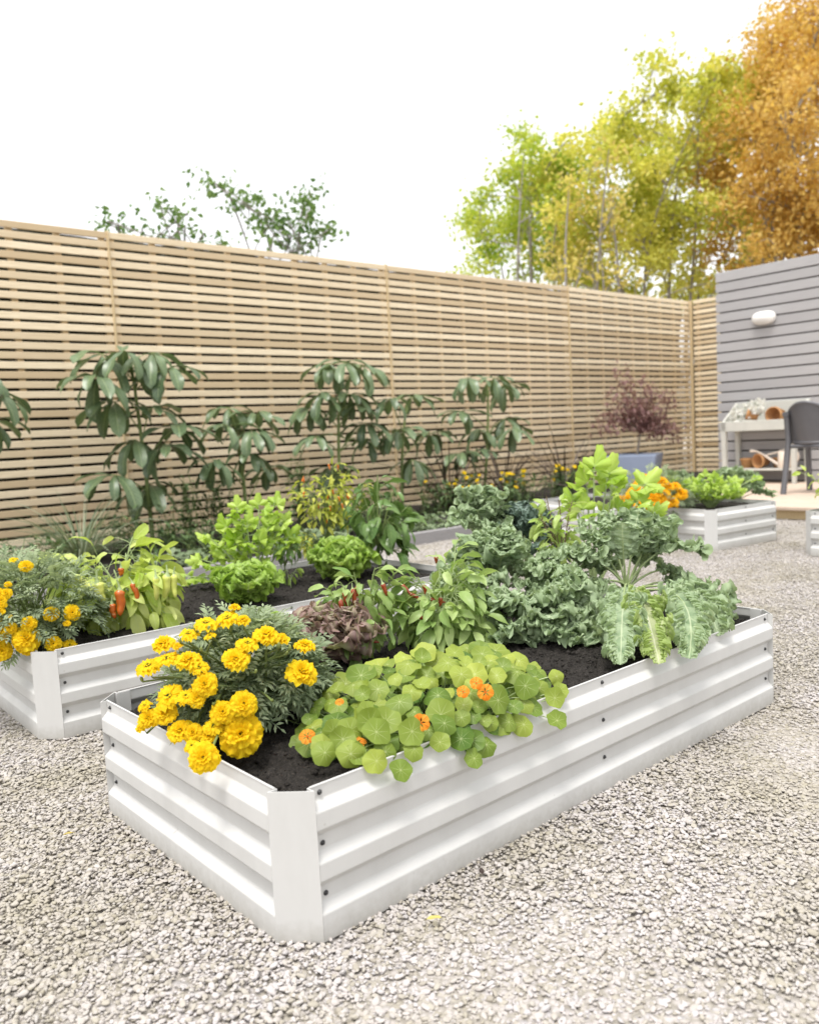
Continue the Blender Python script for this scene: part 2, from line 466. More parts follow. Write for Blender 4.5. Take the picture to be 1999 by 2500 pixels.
# ------------------------------------------------------------------ frames of the site
BED_A = 0.716
FA = 0.706
E0 = np.array([-2.3967, 5.0490])
FU = np.array([math.cos(FA), math.sin(FA), 0]); FV = np.array([-math.sin(FA), math.cos(FA), 0])
def fen(u, v, z=0.0):
    return np.array([E0[0], E0[1], 0]) + u * FU + v * FV + np.array([0, 0, z])
def onv(px, py, v):                         # sight line meets the vertical plane v metres from the fence
    d = ray(px, py)
    n = FV
    t = ((fen(0, v) - EYE) @ n) / (d @ n)
    return EYE + d * t
def fz(x, y, k, seed=0):
    return noise.fractal(Vector((x * k + seed * 7.3, y * k - seed * 3.1, seed * 1.7)), 0.6, 2.1, 4)

# ------------------------------------------------------------------ ground and gravel
g = MB()
n = 60
xs = np.concatenate([[-160, -40, -12], np.linspace(-5, 7, 40), [14, 40, 160]])
ys = np.concatenate([[-20, -5], np.linspace(-1, 12, 44), [20, 60, 220]])
P = np.zeros((len(xs), len(ys), 3))
for i, x in enumerate(xs):
    for j, y in enumerate(ys):
        P[i, j] = (x, y, -0.004)
g.grid(P)
tag(g.build('ground', MT['ground']), kind='structure')

def gravel():
    mb = MB()
    # patches of ground that carry loose stones, denser close by; the value holds the stones per square metre
    def patch(x0, x1, y0, y1, k, st):
        nx = max(2, int((x1 - x0) / st)); ny = max(2, int((y1 - y0) / st))
        X, Y = np.meshgrid(np.linspace(x0, x1, nx), np.linspace(y0, y1, ny), indexing='ij')
        Z = np.full(X.shape, -0.003)
        for a in range(nx):
            for b in range(ny):
                Z[a, b] += 0.006 * fz(X[a, b], Y[a, b], 2.2, 3)
        mb.grid(np.stack([X, Y, Z], -1), k)
    patch(-.95, .95, .62, 1.7, 46000, .05)
    patch(-1.5, -.95, 1.1, 1.7, 40000, .05)
    patch(.95, 1.75, .85, 1.7, 44000, .05)
    patch(-1.9, 2.1, 1.7, 2.6, 34000, .08)
    patch(-.6, 3.0, 2.6, 4.2, 17000, .1)
    patch(-1.2, 3.2, 4.2, 6.4, 4500, .15)
    me = mb.mesh('gravel')
    o = bpy.data.objects.new('gravel', me)
    COL.objects.link(o)
    me.materials.append(MT['stone'])
    tag(o, 'loose pale pea gravel covering the yard', 'gravel', kind='stuff')
    ng = bpy.data.node_groups.new('gravel_scatter', 'GeometryNodeTree')
    ng.interface.new_socket('Geometry', in_out='INPUT', socket_type='NodeSocketGeometry')
    ng.interface.new_socket('Geometry', in_out='OUTPUT', socket_type='NodeSocketGeometry')
    N, L = ng.nodes, ng.links
    gi = N.new('NodeGroupInput'); go = N.new('NodeGroupOutput')
    na = N.new('GeometryNodeInputNamedAttribute'); na.data_type = 'FLOAT'; na.inputs['Name'].default_value = 'var'
    ds = N.new('GeometryNodeDistributePointsOnFaces'); ds.distribute_method = 'RANDOM'
    L.new(gi.outputs[0], ds.inputs['Mesh']); L.new(na.outputs[0], ds.inputs['Density'])
    gti = N.new('GeometryNodeGeometryToInstance')
    for k in range(4):
        ic = N.new('GeometryNodeMeshIcoSphere'); ic.inputs['Radius'].default_value = 1.0; ic.inputs['Subdivisions'].default_value = 2
        sp = N.new('GeometryNodeSetPosition')
        nz = N.new('ShaderNodeTexNoise'); nz.noise_dimensions = '4D'; nz.inputs['W'].default_value = 3.7 * k + 1; nz.inputs['Scale'].default_value = .9; nz.inputs['Detail'].default_value = 1
        sb = N.new('ShaderNodeVectorMath'); sb.operation = 'SUBTRACT'; sb.inputs[1].default_value = (.5, .5, .5)
        ml = N.new('ShaderNodeVectorMath'); ml.operation = 'SCALE'; ml.inputs['Scale'].default_value = 1.5
        L.new(nz.outputs['Color'], sb.inputs[0]); L.new(sb.outputs[0], ml.inputs[0])
        L.new(ic.outputs[0], sp.inputs['Geometry']); L.new(ml.outputs[0], sp.inputs['Offset'])
        sm = N.new('GeometryNodeSetMaterial'); sm.inputs['Material'].default_value = MT['stone']
        L.new(sp.outputs[0], sm.inputs[0])
        sh = N.new('GeometryNodeSetShadeSmooth'); L.new(sm.outputs[0], sh.inputs[0])
        L.new(sh.outputs[0], gti.inputs[0])
    ip = N.new('GeometryNodeInstanceOnPoints'); ip.inputs['Pick Instance'].default_value = True
    L.new(ds.outputs['Points'], ip.inputs['Points']); L.new(gti.outputs[0], ip.inputs['Instance'])
    def rnd(dt, mn, mxv, seed):
        r = N.new('FunctionNodeRandomValue'); r.data_type = dt
        if dt == 'FLOAT_VECTOR':
            r.inputs[0].default_value = mn; r.inputs[1].default_value = mxv
            r.inputs['Seed'].default_value = seed; return r.outputs[0]
        if dt == 'INT':
            r.inputs[4].default_value = mn; r.inputs[5].default_value = mxv
            r.inputs['Seed'].default_value = seed; return r.outputs[2]
        r.inputs[2].default_value = mn; r.inputs[3].default_value = mxv
        r.inputs['Seed'].default_value = seed; return r.outputs[1]
    L.new(rnd('FLOAT_VECTOR', (-.35, -.35, 0), (.35, .35, 6.28), 1), ip.inputs['Rotation'])
    sv = N.new('ShaderNodeVectorMath'); sv.operation = 'MULTIPLY'
    L.new(rnd('FLOAT_VECTOR', (.75, .6, .38), (1.4, 1.05, .68), 2), sv.inputs[0])
    s1 = rnd('FLOAT', 0.0, 1.0, 5)
    pw = N.new('ShaderNodeMath'); pw.operation = 'POWER'; pw.inputs[1].default_value = 3.0; L.new(s1, pw.inputs[0])
    mr = N.new('ShaderNodeMapRange'); mr.inputs['To Min'].default_value = .0022; mr.inputs['To Max'].default_value = .0052
    L.new(pw.outputs[0], mr.inputs['Value'])
    L.new(mr.outputs[0], sv.inputs[1])
    L.new(sv.outputs[0], ip.inputs['Scale'])
    L.new(rnd('INT', 0, 3, 8), ip.inputs['Instance Index'])
    st = N.new('GeometryNodeStoreNamedAttribute'); st.data_type = 'FLOAT'; st.domain = 'INSTANCE'; st.inputs['Name'].default_value = 'rnd'
    L.new(ip.outputs[0], st.inputs[0]); L.new(rnd('FLOAT', 0.0, 1.0, 11), st.inputs['Value'])
    tr = N.new('GeometryNodeTranslateInstances'); tr.inputs['Local Space'].default_value = False
    cx = N.new('ShaderNodeCombineXYZ'); L.new(rnd('FLOAT', -.001, .0055, 14), cx.inputs[2])
    L.new(st.outputs[0], tr.inputs[0]); L.new(cx.outputs[0], tr.inputs['Translation'])
    L.new(tr.outputs[0], go.inputs[0])
    md = o.modifiers.new('scatter', 'NODES'); md.node_group = ng
gravel()

# ------------------------------------------------------------------ raised beds
def soil_mesh(X, L, W, c, z0, seed, poly_in=.004, step=.006, crumbs=2500, mound=.012):
    mb = MB()
    nu, nv = int(L / step), int(W / step)
    us = np.linspace(poly_in, L - poly_in, nu); vs = np.linspace(poly_in, W - poly_in, nv)
    P = np.zeros((nu, nv, 3)); ok = np.ones((nu, nv), bool)
    for i, u in enumerate(us):
        for j, v in enumerate(vs):
            e = min(u, v, L - u, W - v)
            z = z0 + mound * min(1, e / .12) + .012 * fz(u, v, 7, seed) + .008 * fz(u, v, 42, seed + 2)
            P[i, j] = X(u, v, z)
            # outside the chamfer
            k = c + 1.42 * poly_in
            if u + v < k or (L - u) + v < k or u + (W - v) < k or (L - u) + (W - v) < k: ok[i, j] = False
    idx = np.arange(nu * nv).reshape(nu, nv)
    Q = np.stack([idx[:-1, :-1], idx[1:, :-1], idx[1:, 1:], idx[:-1, 1:]], -1).reshape(-1, 4)
    keep = ok.ravel()[Q].all(1)
    mb.add(P.reshape(-1, 3), Q[keep], None, .5)
    rg = np.random.default_rng(seed)
    ico = np.array([[0, 0, 1], [.9, 0, .4], [.28, .85, .4], [-.72, .52, .4], [-.72, -.52, .4], [.28, -.85, .4],
                    [.72, .52, -.4], [-.28, .85, -.4], [-.9, 0, -.4], [-.28, -.85, -.4], [.72, -.52, -.4], [0, 0, -1.0]])
    T = [[0, 1, 2], [0, 2, 3], [0, 3, 4], [0, 4, 5], [0, 5, 1], [1, 6, 2], [2, 7, 3], [3, 8, 4], [4, 9, 5], [5, 10, 1], [6, 7, 2], [7, 8, 3], [8, 9, 4], [9, 10, 5], [10, 6, 1], [11, 7, 6], [11, 8, 7], [11, 9, 8], [11, 10, 9], [11, 6, 10]]
    for _ in range(crumbs):
        i, j = rg.integers(3, nu - 3), rg.integers(3, nv - 3)
        if not ok[i - 2:i + 3, j - 2:j + 3].all(): continue
        r = .0016 + .0042 * rg.random() ** 3
        mb.add(P[i, j] + ico * rg.uniform(.6, 1.3, (12, 1)) * r * np.array([1, 1, .8]) + np.array([rg.uniform(-.003, .003), rg.uniform(-.003, .003), 0]), None, T, .5)
    return mb

def rib_profile(H):
    pr = [(0.0, H)]
    z = H - .0185
    pr.append((0.0, z))
    for k in range(3):
        zo = z - .0115
        pr.append((.0115, zo))
        if k == 2:
            pr.append((.0115, 0.0)); break
        z2 = zo - .0235; pr.append((.0115, z2))
        z3 = z2 - .0115; pr.append((0.0, z3))
        z = z3 - .0205; pr.append((0.0, z))
    return pr

def screw_mesh():
    mb = MB()
    mb.lathe([(0, .0042), (.0018, .0040), (.0030, .003), (.0032, .0012), (.0044, .001), (.0044, 0)], n=10)
    me = mb.mesh('screw'); me.materials.append(MT['screw'])
    return me
SCREW = screw_mesh()

def raised_bed(O, a, L, W, label, H=.2, c=.0436, seed=1, z_soil=.172, step=.006, crumbs=4500):
    O = np.array([O[0], O[1], 0.0])
    u = np.array([math.cos(a), math.sin(a), 0]); v = np.array([-math.sin(a), math.cos(a), 0])
    O = O + .0115 * (u + v); L -= .023; W -= .023; c -= .0115
    X = lambda p, q, z: O + p * u + q * v + np.array([0, 0, z])
    root = thing('raised_bed', label, 'planter', O, 'white corrugated raised beds')
    th = .0014
    prof = rib_profile(H)
    # soften the folds a little
    pp = []
    for i, (o_, z) in enumerate(prof):
        if 0 < i < len(prof) - 1:
            p0 = np.array(prof[i - 1]); p1 = np.array([o_, z]); p2 = np.array(prof[i + 1])
            r = .0016
            pp.append(p1 + nrm(p0 - p1) * r); pp.append(p1 + (nrm(p0 - p1) + nrm(p2 - p1)) * r * .30); pp.append(p1 + nrm(p2 - p1) * r)
        else: pp.append(np.array([o_, z]))
    def panel(p0, p1, out):
        p0 = np.array(p0, float); p1 = np.array(p1, float); out = np.array(out, float)
        t = nrm(p1 - p0); Ln = np.linalg.norm(p1 - p0)
        loop = [(o_, z) for o_, z in pp] + [(o_ - th, z) for o_, z in pp[::-1]]
        mb = MB()
        ns = 12
        P = np.zeros((ns, len(loop), 3))
        rg = np.random.default_rng(seed + int(Ln * 100))
        for i in range(ns):
            b = p0 + t * Ln * i / (ns - 1)
            wob = .0005 * math.sin(i * 1.7 + seed) * (0 < i < ns - 1)
            for j, (o_, z) in enumerate(loop):
                q = b + out * (o_ + wob * (z / H))
                P[i, j] = X(q[0], q[1], z)
        mb.grid(P, closed=True)
        # end caps
        m = len(pp)
        for e in (0, ns - 1):
            V = np.vstack([P[e, :m], P[e, m:][::-1]])
            mb.add(V, [[k, k + 1, m + k + 1, m + k] for k in range(m - 1)])
        # rolled rim
        rim = [X(*(p0 + t * Ln * i / 7 + out * (-th / 2)), H) for i in range(8)]
        mb.tube(rim, .0016, n=8)
        o = mb.build('side_panel', MT['steel'], root, smooth=False)
        o['label'] = 'white ribbed steel panel'
        del o['label']
        return p0, p1, t, Ln, out
    fl = [panel((c, 0), (L - c, 0), (0, -1)), panel((0, c), (0, W - c), (-1, 0)),
          panel((c, W), (L - c, W), (0, 1)), panel((L, c), (L, W - c), (1, 0))]
    for (cu, cv) in ((0, 0), (1, 0), (0, 1), (1, 1)):
        sx = 1 if cu == 0 else -1; sy = 1 if cv == 0 else -1
        cx, cy = cu * L, cv * W
        ins, q, w = .0018, .0117, .0015
        line = [(ins, c + .022), (ins, c - .0006), (-q, c - .0006), (c - .0006, -q), (c - .0006, ins), (c + .022, ins)]
        inn = [(ins + w, c + .022), (ins + w, c - .0006 - w), (-q + w * 2.2, c - .0006 - w), (c - .0006 - w, -q + w * 2.2), (c - .0006 - w, ins + w), (c + .022, ins + w)]
        loop = line + inn[::-1]
        mb = MB()
        zs = [0, H * .5, H - .0005]
        P = np.array([[X(cx + sx * p, cy + sy * q, z) for p, q in loop] for z in zs])
        mb.grid(P, closed=True)
        V = P[-1]; m = len(line)
        mb.add(V, [[k, k + 1, 2 * m - 2 - k, 2 * m - 1 - k] for k in range(m - 1)])
        mb.build('corner_post', MT['steel'], root, smooth=False)
    # screws on the inner flats
    zsc = [H - .0095, H - .0095 - .067, H - .0095 - .134]
    def screws(pn, ds):
        p0, p1, t, Ln, out = pn
        o3 = nrm(out[0] * u + out[1] * v)
        y3 = np.cross(o3, [0, 0, 1.0]);
        R = np.stack([y3, np.cross(o3, y3), o3], 1)
        for d in ds:
            b = p0 + t * (d if d >= 0 else Ln + d)
            for z in zsc:
                place('screw', SCREW, root, X(b[0], b[1], z) + o3 * .0002, R, .82)
    screws(fl[0], [.014, Ln_mid(fl[0]), -.014]); screws(fl[1], [-.014])
    soil_mesh(X, L, W, c, z_soil, seed, step=step, crumbs=crumbs).build('soil', MT['soil'], root)
    return root, X
def Ln_mid(p): return p[3] * .5

bed1, X1 = raised_bed((-.1687, .9743), BED_A, 1.31, .632, 'large white ribbed steel bed in front, planted with marigolds, nasturtiums and kale', seed=1, step=.0045, crumbs=9000)
bed2, X2 = raised_bed((-.828, 1.784), .690, 1.31, .665, 'white ribbed steel bed at the left behind the front bed, with lettuces and peppers', seed=2)
bed3, X3 = raised_bed((1.4462, 3.9743), .582, .5642, 1.30, 'small far white bed with orange marigolds in front of the blue pot and deck', seed=3, step=.012, crumbs=300)
_c4 = at(1979, 1357)
bed4, X4 = raised_bed((_c4[0] + .605 * .587, _c4[1] - .796 * .587), .65, 1.0, .63, 'white bed cut off by the right edge of the photo, beside the deck', seed=4, step=.014, crumbs=100)
ZS = .182

# ------------------------------------------------------------------ fence, border, shed, deck
def slat_panel(u0, u1, H, seed, frame, parent, pitch=.0597, sh=.0415):
    rg = np.random.default_rng(seed)
    mb = MB()
    nsl = int(round(H / pitch))
    for k in range(nsl):
        z = H - .021 - k * pitch
        if z < .03: break
        var = float(np.clip(rg.beta(1.3, .95), 0, 1))
        c = frame((u0 + u1) / 2, 0, z + rg.normal(0, .0008))
        mb.box(c, (u1 - u0 - .006, .018, sh), frame.rot, var, .0022)
    return mb.build('slat_panel', MT['slat'], parent, smooth=False)
def F1(u, v, z): return fen(u, v, z)
F1.rot = FA
fence = thing('slatted_fence', 'long horizontal larch slat fence running behind the border', 'fence', fen(0, 0), 'slatted garden fences')
UC = 7.642
joints = [-1.59, .717, 3.025, 5.38, UC]
HF = 2.037
for k in range(4):
    slat_panel(joints[k], joints[k + 1], HF, 40 + k, F1, fence)
    mb = MB()
    nb = 8
    for q in range(nb + 1):
        u = joints[k] + .03 + (joints[k + 1] - joints[k] - .06) * q / nb
        mb.box(fen(u, .026, HF / 2 - .01), (.038, .028, HF - .03), FA, .5, .002)
    mb.build('batten', MT['batten'], fence, smooth=False)
for k in range(1, 4):
    mb = MB(); mb.box(fen(joints[k], -.006, HF / 2 + .004), (.013, .026, HF + .004), FA, .4, .002)
    mb.build('post', MT['batten'], fence, smooth=False)
mb = MB(); mb.box(fen(UC - .012, -.03, HF / 2), (.03, .03, HF), FA, .4, .002); mb.build('post', MT['batten'], fence, smooth=False)
rf = thing('slatted_fence', 'short return of slatted fence meeting the grey shed at the far corner', 'fence', fen(UC, 0), 'slatted garden fences')
def F2(u, v, z): return fen(UC + .01 + v, -.05 - u, z)
F2.rot = FA - PI / 2
slat_panel(0, 1.75, HF, 51, F2, rf)
mb = MB()
for q in range(6): mb.box(F2(.05 + q * .33, .026, HF / 2 - .01), (.038, .028, HF - .03), F2.rot, .5, .002)
mb.build('batten', MT['batten'], rf, smooth=False)

# dark hedge close behind the fence
def hedge(name, label, fr, L, seed):
    mb = MB(); rg = np.random.default_rng(seed)
    us = np.linspace(0, L, int(L / .12)); zs = np.linspace(0, 2.02, 16)
    for side, dpt in ((1, .12), (-1, .62)):
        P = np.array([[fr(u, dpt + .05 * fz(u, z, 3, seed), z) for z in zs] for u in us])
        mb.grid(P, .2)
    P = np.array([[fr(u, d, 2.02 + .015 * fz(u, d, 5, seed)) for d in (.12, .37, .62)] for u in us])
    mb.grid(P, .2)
    o = thing(name, label, 'hedge', fr(L / 2, .35, 0))
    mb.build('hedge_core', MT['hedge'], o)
    m2 = MB()
    k = int(L * 900)
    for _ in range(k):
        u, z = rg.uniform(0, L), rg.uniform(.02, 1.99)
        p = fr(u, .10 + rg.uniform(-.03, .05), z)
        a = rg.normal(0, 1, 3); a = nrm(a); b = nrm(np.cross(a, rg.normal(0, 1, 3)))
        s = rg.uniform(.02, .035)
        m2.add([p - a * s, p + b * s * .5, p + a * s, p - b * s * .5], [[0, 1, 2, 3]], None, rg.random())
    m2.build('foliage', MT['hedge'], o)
def HF1(u, d, z): return fen(-1.6 + u, d, z)
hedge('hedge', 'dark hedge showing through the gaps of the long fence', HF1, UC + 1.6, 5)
def HF2(u, d, z): return fen(UC + .1 + d, .1 - u, z)
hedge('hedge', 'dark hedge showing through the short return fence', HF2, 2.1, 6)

# border soil and kerb
mb = MB()
us = np.linspace(-1.6, UC - .05, 150); vs = np.linspace(-1.70, -.02, 30)
P = np.zeros((len(us), len(vs), 3))
for i, u in enumerate(us):
    for j, v in enumerate(vs):
        P[i, j] = fen(u, v, .035 + .02 * fz(u, v, 3, 9) + .012 * fz(u, v, 14, 4))
mb.grid(P)
tag(mb.build('border_soil', MT['soil']), kind='structure')
mb = MB()
for k in range(4):
    u0 = -1.6 + k * 1.62
    mb.box(fen(u0 + .81, -1.73, .028), (1.612, .055, .075), FA, .3 + .15 * (k % 3), .004)
tag(mb.build('kerb', MT['kerb'], smooth=False), kind='structure')

# shed
SU, SV = 5.576, -1.49                     # wall plane and its left end in the fence's frame
def shed():
    root = thing('garden_shed', 'grey horizontally clad shed at the right behind the potting table', 'shed', fen(SU, SV - 1))
    mb = MB(); rg = np.random.default_rng(3)
    pitch = .0873; z = .09; Ls = 3.2
    k = 0
    while z < 1.86:
        h = pitch - .012
        mb.box(fen(SU + .010 + rg.normal(0, .0007), SV - Ls / 2, z + h / 2), (.02, Ls, h), FA, rg.random(), .002)
        mb.box(fen(SU + .7, SV - .010 + .0, z + h / 2), (1.36, .02, h), FA, rg.random(), .002)
        z += pitch; k += 1
    mb.build('cladding', MT['clad'], root, smooth=False)
    mb = MB(); mb.box(fen(SU + .74, SV - Ls / 2 - .0, .93), (1.43, Ls - .045, 1.82), FA, .5)
    mb.build('wall_core', MT['dark'], root, smooth=False)
    mb = MB(); mb.box(fen(SU + .72, SV - Ls / 2, 1.905), (1.44, Ls + .004, .03), FA, .3, .003)
    mb.build('roof', MT['clad'], root, smooth=False)
shed()
# bulkhead lamp on the shed
def bulkhead():
    c = onv_shed(1866, 776)
    root = thing('wall_lamp', 'oval white bulkhead lamp on the grey shed wall', 'lamp', c)
    mb = MB()
    N_, M_ = 20, 9
    P = np.zeros((M_, N_, 3))
    for i in range(M_):
        ph = PI / 2 * i / (M_ - 1)
        for j in range(N_):
            t = 2 * PI * j / N_
            # rounded-oblong outline
            ex = .8
            cx = abs(math.cos(t)) ** ex * math.copysign(1, math.cos(t)); cz = abs(math.sin(t)) ** ex * math.copysign(1, math.sin(t))
            P[i, j] = c - FU * (.012 + .055 * math.sin(ph)) + FV * (-.105 * cx * math.cos(ph)) + UP * (.058 * cz * math.cos(ph))
    mb.grid(P, closed=True); mb.build('diffuser', MT['lamp'], root)
    mb = MB(); mb.box(c - FU * .006, (.012, .13, .07), FA, .5, .004); mb.build('back_plate', MT['lamp'], root, smooth=False)
def onv_shed(px, py, off=0.0):
    d = ray(px, py)
    t = ((fen(SU - off, 0) - EYE) @ FU) / (d @ FU)
    return EYE + d * t
bulkhead()
# deck
def deck():
    mb = MB(); rg = np.random.default_rng(8)
    z = .08
    u = 3.58
    while u < SU - .05:
        mb.box(fen(u + .045, -3.1, z - .011), (.087, 3.2, .022), FA, rg.random(), .003)
        u += .0905
    root = thing('deck', 'low pinkish timber deck in front of the grey shed', 'deck', fen(4.5, -3.1))
    mb.build('deck_boards', MT['deckwood'], root, smooth=False)
    mb = MB(); mb.box(fen(3.64, -3.1, .027), (.03, 3.16, .058), FA, .2, .002)
    for q in range(4): mb.box(fen(3.64 + .5 + .46 * q, -3.1, .027), (.05, 3.1, .056), FA, .2)
    mb.build('joist', MT['batten'], root, smooth=False)
deck()
ZD = .08

# ------------------------------------------------------------------ leaves
def frame_of(d, ref=UP):
    d = nrm(d)
    s = np.cross(d, ref)
    if np.linalg.norm(s) < 1e-3: s = np.array([1.0, 0, 0])
    s = nrm(s)
    return d, s, np.cross(s, d)
PROF = {
    'ovate': lambda s: (s ** .62) * ((1 - s) ** .95) * 2.15,
    'lance': lambda s: (s ** .8) * ((1 - s) ** .85) * 3.1 * .99,
    'obov': lambda s: (s ** .95) * ((1 - s) ** .55) * 2.62,
    'strap': lambda s: np.minimum(1, 4 * s + .3) * ((1 - s) ** .55),
}
def leaf(mb, base, d, L, W, prof='ovate', droop=.8, fold=.25, wav=.06, n=7, m=4, var=.5, ref=UP, roll=0.0, rg=None, twist=0):
    d, s, nn = frame_of(d, ref)
    if roll:
        s, nn = s * math.cos(roll) + nn * math.sin(roll), -s * math.sin(roll) + nn * math.cos(roll)
    ss = np.linspace(0, 1, n + 1)
    c = np.array(base, float); C = []; N_ = []; S_ = []
    st = L / n
    ph = (rg.random() * 6.28) if rg is not None else 0.0
    for k, q in enumerate(ss):
        an = -droop * q
        dd = d * math.cos(an) + nn * math.sin(an); n2 = -d * math.sin(an) + nn * math.cos(an)
        tw = twist * q
        S_.append(s * math.cos(tw) + n2 * math.sin(tw)); N_.append(-s * math.sin(tw) + n2 * math.cos(tw)); C.append(c.copy())
        c = c + dd * st
    C, N_, S_ = np.array(C), np.array(N_), np.array(S_)
    w = PROF[prof](ss) * W / 2
    t = np.linspace(-1, 1, m + 1)
    P = C[:, None] + S_[:, None] * (t[None, :, None] * w[:, None, None]) + N_[:, None] * (fold * np.abs(t)[None, :, None] * w[:, None, None]
        + (wav * W * np.sin(ss * 11 + ph)[:, None] * (np.abs(t) * np.sign(t))[None, :])[..., None])
    LC = np.zeros(P.shape); LC[..., 0] = t[None, :]; LC[..., 1] = ss[:, None]
    mb.grid(P, var, LC)
    return C[-1]
def bez(p0, p1, p2, n=8):
    t = np.linspace(0, 1, n)[:, None]
    return (1 - t) ** 2 * np.asarray(p0) + 2 * t * (1 - t) * np.asarray(p1) + t ** 2 * np.asarray(p2)
def sph(rg):
    v = rg.normal(0, 1, 3); return v / np.linalg.norm(v)

def frill(mb, C, hw, amp, k1=5, k2=13, n=80, m=10, fold=.25, var=.5, rg=None, tip=.6, s0=0.0, ref=UP, cup=0.0, jag=.2, kA=.55, kB=.55, kC=.42, ribs=(), ribh=.010, ribk=34):
    """ruffled blade along the curve C (array of points); hw = greatest half width"""
    C = np.asarray(C, float)
    L = np.concatenate([[0], np.cumsum(np.linalg.norm(np.diff(C, axis=0), axis=1))])
    ss = np.linspace(0, 1, n)
    P0 = np.stack([np.interp(ss * L[-1], L, C[:, k]) for k in range(3)], 1)
    T = np.gradient(P0, axis=0); T /= np.linalg.norm(T, axis=1)[:, None]
    S = np.cross(T, np.asarray(ref)[None]); S /= np.linalg.norm(S, axis=1)[:, None] + 1e-9
    for i in range(1, n):                      # keep the side direction continuous
        if S[i] @ S[i - 1] < 0: S[i] = -S[i]
    N_ = np.cross(S, T)
    t = np.linspace(-1, 1, m + 1)
    t = np.sign(t) * np.abs(t) ** .75
    w = hw * (np.clip(ss / .45, 0, 1) ** .7) * np.where(ss > tip, np.sqrt(np.clip(1 - ((ss - tip) / (1 - tip)) ** 2, 0, 1)), 1) + .002
    p = rg.uniform(0, 6.28, 8)
    sg = np.sign(t)[None]
    e = np.abs(t)[None]
    s_ = ss[:, None]
    warp = s_ + .03 * np.sin(9 * s_ + p[6])
    f1 = np.sin(2 * PI * k1 * warp + p[0] + sg * p[1])
    f2 = np.sin(2 * PI * k2 * warp + p[2] + sg * p[3] + 2 * e)
    f3 = np.sin(2 * PI * k2 * 1.7 * warp + p[4] + sg * p[5])
    g1 = np.cos(2 * PI * k1 * warp + p[0] + sg * p[1]); g2 = np.cos(2 * PI * k2 * warp + p[2] + sg * p[3] + 2 * e)
    X2 = np.broadcast_to(t[None], (n, m + 1)); pk = np.zeros((n, m + 1)); pl = np.zeros((n, m + 1))
    for q in range(9):                         # crumples running in all directions
        ws, wt = rg.uniform(14, 5.2 * k2) * rg.choice([-1, 1]), rg.uniform(1.5, 9)
        pk += np.sin(ws * s_ + wt * X2 + rg.uniform(0, 6.28)) / 3
        pl += np.sin(ws * s_ * 1.1 + wt * X2 + rg.uniform(0, 6.28)) / 3
    sd = np.where(t < 0, 0, 1)
    lobe = np.zeros((n, 2)); am = np.zeros((n, 2))
    for sdi in (0, 1):
        for q in range(4):
            lobe[:, sdi] += np.sin(rg.uniform(9, 34) * ss + rg.uniform(0, 6.28)) / 4
            am[:, sdi] += np.sin(rg.uniform(8, 40) * ss + rg.uniform(0, 6.28)) / 4
    lobe = lobe[:, sd]; am = np.clip(.75 + .8 * am[:, sd], .15, 1.6)
    k_ = np.clip(w / hw * 1.3, .15, 1)[:, None]
    up = amp * k_ * (e ** 1.5 * f1 * kA + e ** 1.5 * f2 * kB * am + e ** 2.2 * f3 * kC * am + pk * (.10 + .42 * e ** 1.3))
    lat = t[None] * w[:, None] * (1 + e ** 1.5 * (jag * (.5 * f1 + .6 * g2 * am) + 2.2 * jag * lobe)) + amp * k_ * .22 * e * pl
    alo = amp * k_ * (e ** 2 * g2 * .5 * am + e * pl * .4)
    P = P0[:, None] + S[:, None] * lat[..., None] + N_[:, None] * (up + fold * e * w[:, None] - cup * e ** 2 * w[:, None])[..., None] + T[:, None] * alo[..., None]
    LC = np.zeros(P.shape); LC[..., 0] = t[None]; LC[..., 1] = ss[:, None]
    vv = np.clip(var + .12 * f1[:-1, :-1] * e[:, :-1] + .25 * pk[:-1, :-1] + rg.normal(0, .06, (n - 1, m)), 0, 1).ravel()
    mb.grid(P, vv, LC)
    for tj in ribs:                            # tightly curled frills standing on the blade and along its margin
        for sg_ in (-1, 1):
            j = int(np.argmin(np.abs(t - sg_ * tj)))
            nr = ribk * 8
            sr = np.linspace(.06, .995, nr)
            I = lambda A: np.stack([np.interp(sr, ss, A[:, q]) for q in range(3)], 1)
            b0, So, No, To = I(P[:, j]), I(S) * sg_, I(N_), I(T)
            ph = 2 * PI * ribk * sr + 1.6 * np.sin(23 * sr + rg.uniform(0, 6.28)) + 1.2 * np.sin(41 * sr + rg.uniform(0, 6.28))
            th = 1.25 * np.sin(ph) + (.25 if tj > .8 else .9)
            hh = ribh * (.75 + .35 * np.sin(17 * sr + rg.uniform(0, 6.28))) * np.clip((1 - sr) / .1, .3, 1) * np.clip(sr / .25, .3, 1)
            R_ = np.zeros((nr, 3, 3)); LR = np.zeros((nr, 3, 3))
            for q, aa in enumerate((0, .55, 1.0)):
                R_[:, q] = b0 + (hh * aa)[:, None] * (So * np.cos(th * (.4 + .6 * aa))[:, None] + No * np.sin(th * (.4 + .6 * aa))[:, None]) + To * (hh * aa * .6 * np.cos(ph + .5))[:, None]
                LR[:, q, 0] = sg_ * (.75 + .25 * aa); LR[:, q, 1] = sr
            mb.grid(R_, np.clip(var + .12 + .22 * np.repeat(np.sin(ph)[:-1], 2) + rg.normal(0, .08, (nr - 1) * 2), 0, 1), LR)

